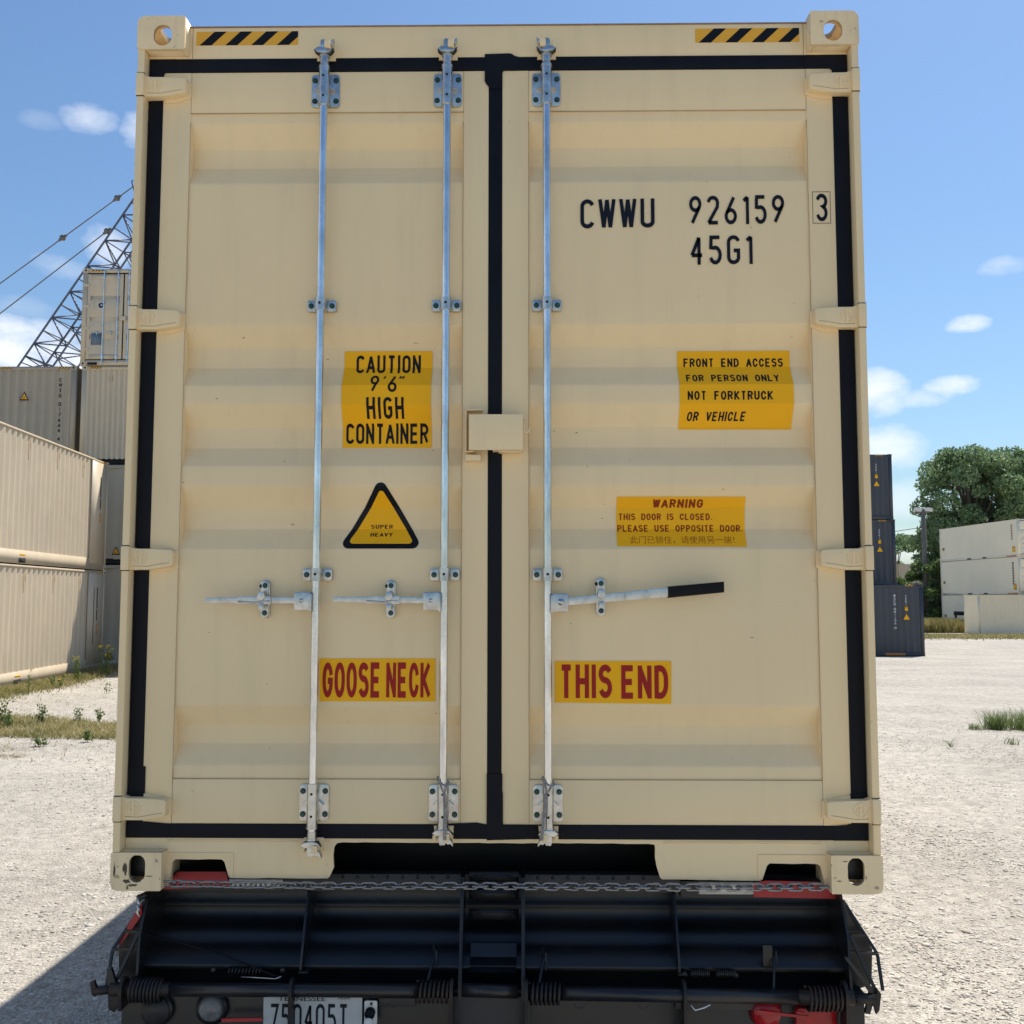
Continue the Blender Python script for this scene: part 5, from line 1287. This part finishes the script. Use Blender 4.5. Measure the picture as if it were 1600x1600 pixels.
# ================================================================= CRANE
CR = thing('lattice_crane', 'grey lattice boom crane rising behind the left container row', 'crane', (-38.6, 56, 0))
def cr(mb, n): return mb.build(n, CR, loc=(38.6, -56, 0))
A0 = Vector((-38.55, 56, 1.5)); T0 = Vector((-21.7, 56, 27.6)); dirb = (T0 - A0).normalized(); nrm = Vector((dirb.z, 0, -dirb.x))  # nrm points right/down
Lb = (T0 - A0).length
def chord(t, side, dep):  # tapering box section
    wd = 1.72
    if t > .86: wd = 1.72 - (t - .86) / .14 * .9
    if t < .12: wd = .5 + t / .12 * 1.22
    # a slight yaw of the boom shows its underside
    return A0 + dirb * (Lb * t) + nrm * (wd * side) + Vector((.42 * dep, 1.7 * dep - .5, -.12 * dep))
mb = MB(); K = 34
for sd in (0, 1):
    for dp in (0, 1): mb.tube([chord(k / K, sd, dp) for k in range(K + 1)], .062, 'crane', 8)
cr(mb, 'boom_chords')
mb = MB()
for k in range(K):
    t0_, t1_ = k / K, (k + 1) / K
    for (s0, d0), (s1, d1) in (((0, 0), (1, 0)), ((0, 1), (1, 1)), ((0, 0), (0, 1)), ((1, 0), (1, 1))):
        a, b = (chord(t0_, s0, d0), chord(t1_, s1, d1)) if k % 2 == 0 else (chord(t1_, s0, d0), chord(t0_, s1, d1))
        mb.tube([a, b], .042, 'crane', 5); mb.tube([chord(t0_, s0, d0), chord(t0_, s1, d1)], .036, 'crane', 5)
for tt in (.545, .56, .925, .935, .945, .96, .97):
    for (s0, d0), (s1, d1) in (((0, 0), (1, 0)), ((0, 1), (1, 1)), ((0, 0), (1, 1)), ((0, 1), (1, 0))): mb.tube([chord(tt, s0, d0), chord(min(1, tt + .012), s1, d1)], .032, 'crane', 5)
cr(mb, 'boom_lacing')
mb = MB(); p = chord(.925, 0, 0); mb.tube([p, p + Vector((-.25, 0, .9)), p + Vector((-.18, 0, 1.0))], .04, 'crane', 6)
mb.cyl(T0 + Vector((.3, -.6, -.3)), T0 + Vector((.3, .6, -.3)), .45, 'crane', 20); cr(mb, 'boom_head')
gan = Vector((-51.0, 56, 5.6))
mb = MB()
def pend(a, b, knots):
    mb.tube([a, b], .034, 'wood', 6)
    for kx in knots:
        t = (kx - a.x) / (b.x - a.x); p = a.lerp(b, t); d = (b - a).normalized() * .22
        mb.tube([p - d * 1.4, p - d, p + d, p + d * 1.4], [.04, .09, .09, .04], 'wood', 8); mb.cyl(p + Vector((0, -.12, 0)), p + Vector((0, .12, 0)), .15, 'wood', 10)
e1 = Vector((-31.053, 56, 20.581)); e2 = Vector((-23.244, 56, 26.513)); d_ = (e2 - e1) / (e2.x - e1.x)
pend(e1 + d_ * (-51 - e1.x), e1 + d_ * (-22.2 - e1.x), (-27.42, -24.25, -34))
f1 = Vector((-30.964, 55.6, 18.496)); f2 = Vector((-24.863, 55.6, 23.391)); d_ = (f2 - f1) / (f2.x - f1.x)
pend(f1 + d_ * (-51 - f1.x), f2 + d_ * .38, (-24.62, -35.5)); cr(mb, 'pendant_line')
mb = MB(); mb.tube([Vector((-51, 55.3, 5.3)), Vector((-44, 55.3, 2.6))], .12, 'crane', 6); mb.tube([Vector((-51, 56.7, 5.3)), Vector((-44, 56.7, 2.6))], .12, 'crane', 6)
mb.tube([Vector((-51, 56, 5.4)), Vector((-49.5, 56, 2.5))], .12, 'crane', 6); cr(mb, 'gantry')
mb = MB(); mb.box((-47.5, 54.5, 1.2), (-38.5, 57.5, 2.9), 'slate', .06); mb.box((-40.6, 53.4, 1.3), (-38.4, 54.45, 3.5), 'slate', .06); cr(mb, 'house')
for yy in (53.6, 57.3):
    mb = MB(); mb.box((-47, yy, .05), (-38.8, yy + .9, 1.1), 'trailer', .25); cr(mb, 'crawler_track')

# ================================================================= TREES, POLE, PLANTS
def leaf_cloud(centres, radii, n, size, zsq=.8, normal_bias=.4):
    c = np.array(centres); r = np.array(radii); wts = r ** 2; wts = wts / wts.sum()
    idx = rng.choice(len(c), n, p=wts); d = rng.normal(size=(n, 3)); d /= np.linalg.norm(d, axis=1)[:, None]
    rad = rng.uniform(.55, 1.08, n) ** .7
    p = c[idx] + d * (r[idx] * rad)[:, None] * np.array([1, 1, zsq])
    nn = d * normal_bias + rng.normal(size=(n, 3)) * .6; nn /= np.linalg.norm(nn, axis=1)[:, None]
    a = np.cross(nn, rng.normal(size=(n, 3))); a /= np.linalg.norm(a, axis=1)[:, None]; b = np.cross(nn, a)
    s = size * rng.uniform(.6, 1.35, n)[:, None]
    V = np.stack([p - a * s, p + b * s * .55 - a * s * .1, p + a * s, p - b * s * .55 + a * s * .1], 1).reshape(-1, 3)
    return V
def quad_mesh(name, V, m, parent=None):
    n = len(V) // 4; me = bpy.data.meshes.new(name); me.vertices.add(len(V)); me.vertices.foreach_set('co', V.ravel())
    me.loops.add(n * 4); me.loops.foreach_set('vertex_index', np.arange(n * 4, dtype=np.int32)); me.polygons.add(n)
    me.polygons.foreach_set('loop_start', np.arange(0, n * 4, 4, dtype=np.int32)); me.update(calc_edges=True); me.materials.append(M[m])
    o = bpy.data.objects.new(name, me); C.objects.link(o)
    if parent is not None: o.parent = parent
    return o
def tree(label, x, y, z, hgt, rad, nb, nl, size, m='leaf', trunk=.35, name='tree', low=.3, group=None, seed=1):
    r_ = random.Random(seed)
    t = thing(name, label, 'tree', (x, y, z), 0, group)
    cs, rs = [], []
    mb = MB(); mb.tube([(0, 0, -.3), (.1, 0, hgt * .25), (-.1, .1, hgt * .5), (0, 0, hgt * .8)], [trunk, trunk * .8, trunk * .55, trunk * .2], 'bark', 10)
    for k in range(nb):
        u = r_.random(); zz = hgt * (low + (1 - low) * u) ; prof_ = math.sin(PI * min(1, max(.08, (u * .86 + .10)))) ** .6
        a = r_.uniform(0, 2 * PI); q = rad * prof_ * math.sqrt(r_.uniform(.25, 1))
        c = Vector((q * math.cos(a), q * math.sin(a), min(zz, hgt * .93))); br = rad * r_.uniform(.14, .30)
        cs.append(tuple(c)); rs.append(br)
        if k % 2 == 0: mb.tube([(0, 0, max(hgt * .12, zz * .55)), tuple(c * .55 + Vector((0, 0, zz * .35))), tuple(c)], [trunk * .35, trunk * .2, trunk * .06], 'bark', 6)
    mb.build('trunk', t)
    quad_mesh('crown', leaf_cloud(cs, rs, nl, size), m, t); return t
tree('tall dense green tree behind the pale container stack', 43.2, 97, -.8, 17.6, 5.6, 110, 46000, .17, seed=3, low=.10, trunk=.45)
tree('broad green tree at the right edge rising over the pale stack', 50.0, 100, -.8, 18.0, 6.0, 100, 36000, .18, seed=8, low=.12, trunk=.45)
tree('slim green tree beside the lamp pole with loose hanging foliage', 39.9, 96, -.8, 11.6, 2.3, 46, 14000, .16, seed=5, low=.2)
tree('low dense shrub beneath the lamp pole', 37.2, 91, -.8, 6.2, 2.9, 34, 11000, .15, 'leaf2', .12, 'shrub', .08, seed=11)
tree('rounded shrub between slate stack and lamp pole', 33.6, 92, -.8, 4.6, 2.5, 28, 9000, .15, 'leaf2', .12, 'shrub', .08, seed=13)
tree('small distant tree beyond the far cream containers', 66.0, 182, -1.2, 14.5, 6, 40, 9000, .3, 'leaf', .3, seed=17, low=.2)
tree('dark shrub between lamp pole and pale stack', 39.6, 92, -.8, 7.2, 2.2, 26, 9000, .15, 'leaf2', .12, 'shrub', .08, seed=19)

PL = thing('lamp_pole', 'weathered yard light pole with two floodlights before the trees', 'lamp pole', (36.6, 92, -.8))
mb = MB(); mb.cyl((0, 0, 0), (0, 0, 11.0), .26, 'wood', 16, r2=.19); mb.build('pole', PL)
mb = MB(); mb.box((-.8, -.08, 10.7), (.6, .08, 10.82), 'wood', .02); mb.build('cross_arm', PL)
for x in (-.62, .38):
    mb = MB(); mb.prism([(x - .32, 10.86), (x + .32, 10.80), (x + .30, 11.12), (x - .22, 11.18)], -.5, -.1, 'whitetape', bev=.05); mb.build('floodlight', PL)
mb = MB(); mb.tube([Vector((37.1 - 37.15, 0, 9.4)), Vector((-6, 2, 8.5)), Vector((-11, 4, 8.6)), Vector((-16, 6, 9.2))], .03, 'trailer', 5); mb.build('wire', PL)
UP = thing('utility_pole', 'plain wooden utility pole standing behind the big container', 'utility pole', (20.6, 98, -.75))
mb = MB(); mb.cyl((0, 0, 0), (0, 0, 9.9), .2, 'wood', 14, r2=.14); mb.build('pole', UP)
mb = MB(); mb.box((-.9, -.07, 9.3), (.9, .07, 9.45), 'wood', .02); mb.build('cross_arm', UP)
cs_, rs_ = [], []
for k in range(150):
    x_ = -170 + k * 1.42; cs_.append((x_ + random.uniform(-2, 2), 262 + random.uniform(-9, 9), random.uniform(1, 6.0))); rs_.append(random.uniform(2.2, 4.6))
struct(quad_mesh('treeline', leaf_cloud(cs_, rs_, 26000, .55), 'leaf2'), 'stuff')
# guard rail in the weeds
RL = thing('guard_rail', 'dark wooden rail in tall grass between shrub and pale stack', 'rail', (37.2, 82, -.62))
mb = MB(); mb.box((-2.2, -.06, 1.30), (1.2, .06, 1.62), 'trailer', .02); mb.box((-2.2, -.06, .75), (1.2, .06, .95), 'trailer', .02); mb.build('board', RL)
for x in (-2.0, -.4, 1.0):
    mb = MB(); mb.box((x - .08, .06, 0), (x + .08, .2, 1.65), 'trailer', .02); mb.build('post', RL)

def blades(pts, hts, wd, lean=.35):
    n = len(pts); p = np.array(pts, float); hts = np.array(hts)[:, None]; a = rng.uniform(0, 2 * PI, n)
    dx = np.stack([np.cos(a), np.sin(a), np.zeros(n)], 1); ln = rng.normal(0, lean, (n, 2)); up_ = np.concatenate([ln, np.ones((n, 1))], 1)
    mid = p + up_ * hts * .55; tip = p + up_ * hts * np.array([1.35, 1.35, 1.0]); wv = wd * rng.uniform(.6, 1.4, n)[:, None]
    Q1 = np.stack([p - dx * wv, p + dx * wv, mid + dx * wv * .7, mid - dx * wv * .7], 1); Q2 = np.stack([mid - dx * wv * .7, mid + dx * wv * .7, tip + dx * wv * .08, tip - dx * wv * .08], 1)
    return np.concatenate([Q1, Q2], 0).reshape(-1, 3)
def grass_patch(name, fn, n, hr, wd, m, lean=.35, label_kind='stuff'):
    pts, hs = [], []
    while len(pts) < n:
        x, y, f = fn()
        if x is None: continue
        pts.append((x, y, float(gz(x, y)) - .01)); hs.append(random.uniform(*hr) * f)
    o = quad_mesh(name, blades(pts, hs, wd, lean), m); struct(o, 'stuff'); return o
R = random.uniform
def band_left():
    x = R(-11, -5.2); y = 12.4 + R(-1, 1) * (1.25 - .16 * (x + 11) * .5) + .35 * math.sin(x * 1.3)
    return x, y, 1
grass_patch('grass', band_left, 15000, (.03, .11), .006, 'grass', .6)
def band_base():
    t = R(0, 1); y = 11.5 + t * 13.5; x = -10.18 - .0716 * (y - 11.94) + abs(random.gauss(0, .38)) - .03; return x, y, 1.0
grass_patch('grass', band_base, 15000, (.04, .17), .008, 'grass', .5)
def band_right():
    x = R(22, 52); y = 66.5 + random.gauss(0, 2.3) - .05 * (x - 22); return x, y, 1 if y < 71 else .6
grass_patch('grass', band_right, 26000, (.06, .22), .03, 'grass', .5)
def band_rail():
    return R(29.5, 34.5), R(76.5, 84), 1
grass_patch('grass', band_rail, 9000, (.4, 1.2), .04, 'grass', .25)
def far_field():
    return R(25, 75), R(84, 135), 1
grass_patch('grass', far_field, 14000, (.3, .8), .08, 'grass', .4)
def dry_l():
    return -7.6 + random.gauss(0, .45), 10.3 + random.gauss(0, .2), 1
grass_patch('dry_grass', dry_l, 1800, (.02, .09), .004, 'dry', .8)
def dry_l2():
    x = R(-8.6, -6.2); return x, 9.9 + random.gauss(0, .07) - .06 * (x + 7), 1
grass_patch('dry_grass', dry_l2, 2200, (.01, .035), .004, 'dry', 1.6)
def spec_green():
    x = R(-10.5, -5.0); y = R(9.3, 20); return x, y, 1
grass_patch('grass', spec_green, 1600, (.02, .08), .005, 'grass', .7)
def sprinkle_r():
    x = R(4.5, 9); y = R(10, 15); return x, y, 1
grass_patch('grass', sprinkle_r, 160, (.02, .05), .004, 'weed', .8)
# single weeds one can tell apart
def weed(label, x, y, hgt, spread, n, kind='leafy', group=None, flowers=0):
    z = float(gz(x, y)); t = thing('weed_plant', label, 'weed', (x, y, z), 0, group)
    if kind == 'leafy':
        mb = MB(); st = []
        for k in range(max(3, n // 60)):
            a = R(0, 2 * PI); q = spread * math.sqrt(R(0, 1)) * .7; hh = hgt * R(.6, 1)
            p0 = Vector((q * .5 * math.cos(a), q * .5 * math.sin(a), 0)); p1 = Vector((q * math.cos(a), q * math.sin(a), hh)); mb.tube([p0, p0.lerp(p1, .5) + Vector((R(-.01, .01), R(-.01, .01), 0)), p1], .003, 'weed', 4); st.append((p0, p1))
        mb.build('stem', t); c = []
        for k in range(n):
            p0, p1 = random.choice(st); u = R(.15, 1); p = p0.lerp(p1, u); c.append(p + Vector((random.gauss(0, .025), random.gauss(0, .025), 0)))
        pts = np.array([tuple(v) for v in c]); V = leaf_cloud(pts, np.full(len(pts), .012), n, .020, 1, .2); quad_mesh('foliage', V, 'weed', t)
        if flowers:
            pts = np.array([tuple(s[1]) for s in random.choices(st, k=flowers)]) ; V = leaf_cloud(pts, np.full(len(pts), .03), flowers * 3, .016, 1, .2); quad_mesh('flowers', V, 'flower', t)
    else:
        pts = [(random.gauss(0, spread * .4), random.gauss(0, spread * .4), 0) for _ in range(n)]
        quad_mesh('blades', blades(pts, [hgt * R(.5, 1) for _ in pts], .0045, .45), 'weed', t)
    return t
gl = 'leafy weeds along the left grass band'
for i, (x, y, hh, sp, n, lab) in enumerate([(-8.15, 12.9, .42, .20, 420, 'tall bushy weed at the left edge of the grass band'), (-7.75, 12.5, .26, .16, 240, 'medium weed just right of the tall bushy one'),
        (-7.45, 12.8, .34, .10, 200, 'upright weed second from the tall bushy weed'), (-6.95, 13.0, .24, .08, 110, 'thin short weed in mid grass band'), (-6.70, 13.2, .26, .08, 110, 'thin weed right of middle in the grass band'),
        (-6.75, 14.6, .34, .07, 110, 'leaning stalk pair behind the grass band'), (-6.45, 14.9, .36, .07, 110, 'tall thin stalk behind the grass band near the container'),
        (-5.95, 11.0, .18, .10, 130, 'small green sprig on gravel before the grass band'), (-6.4, 10.6, .14, .14, 120, 'low weed lying beside the dry straw patch')]):
    weed(lab, x, y, hh, sp, n, group=gl)
gb_ = 'weeds growing against the ribbed stack'
for i, (x, y, hh, sp, n, fl, lab) in enumerate([(-10.25, 22.0, .75, .32, 420, 40, 'yellow flowering weed under the far end of the ribbed stack'), (-10.15, 20.4, .62, .25, 300, 6, 'tall weed beside the flowering one at the stack base'),
        (-10.6, 24.6, .85, .35, 420, 0, 'dark weed clump in the gap past the ribbed stack'), (-9.75, 17.2, .55, .06, 60, 0, 'lone bent stalk against the ribbed stack'), (-10.0, 18.9, .3, .25, 260, 6, 'low weed at the middle of the stack base')]):
    weed(lab, x, y, hh, sp, n, group=gb_, flowers=fl)
weed('thin stalk on gravel left of the big container corner', -8.1, 18.0, .50, .08, 100); weed('second thin stalk on gravel beside the big container', -7.35, 17.0, .62, .08, 120)
weed('curled sprig on gravel behind the grass band', -8.35, 17.6, .30, .08, 60)
gr_ = 'grass tufts on gravel at right'
weed('large grass tuft on gravel at the right edge', 8.15, 13.6, .38, .46, 620, 'grass', gr_); weed('bushy leafy tuft left of the big grass tuft at the right', 7.60, 13.5, .33, .18, 320, 'grass', gr_); weed('small side tuft at the left end of the right hand tufts', 7.22, 13.4, .13, .16, 90, 'grass', gr_)
weed('tiny dry tuft on gravel below the right hand tufts', 7.0, 11.7, .13, .10, 40, 'grass', gr_); weed('grass tuft cut by the right picture edge', 8.3, 13.0, .24, .22, 300, 'grass', gr_)
weed('small single sprig on the gravel nearer the container at right', 5.95, 11.2, .12, .04, 12, 'grass', gr_)

for o in list(C.objects):
    b = o.name.split('.')[0]
    if o.type == 'MESH' and b in SPLIT: split_pieces(o, SPLIT[b])

for o in C.objects:
    if o.type == 'MESH': o.shadow_terminator_geometry_offset = 0.0
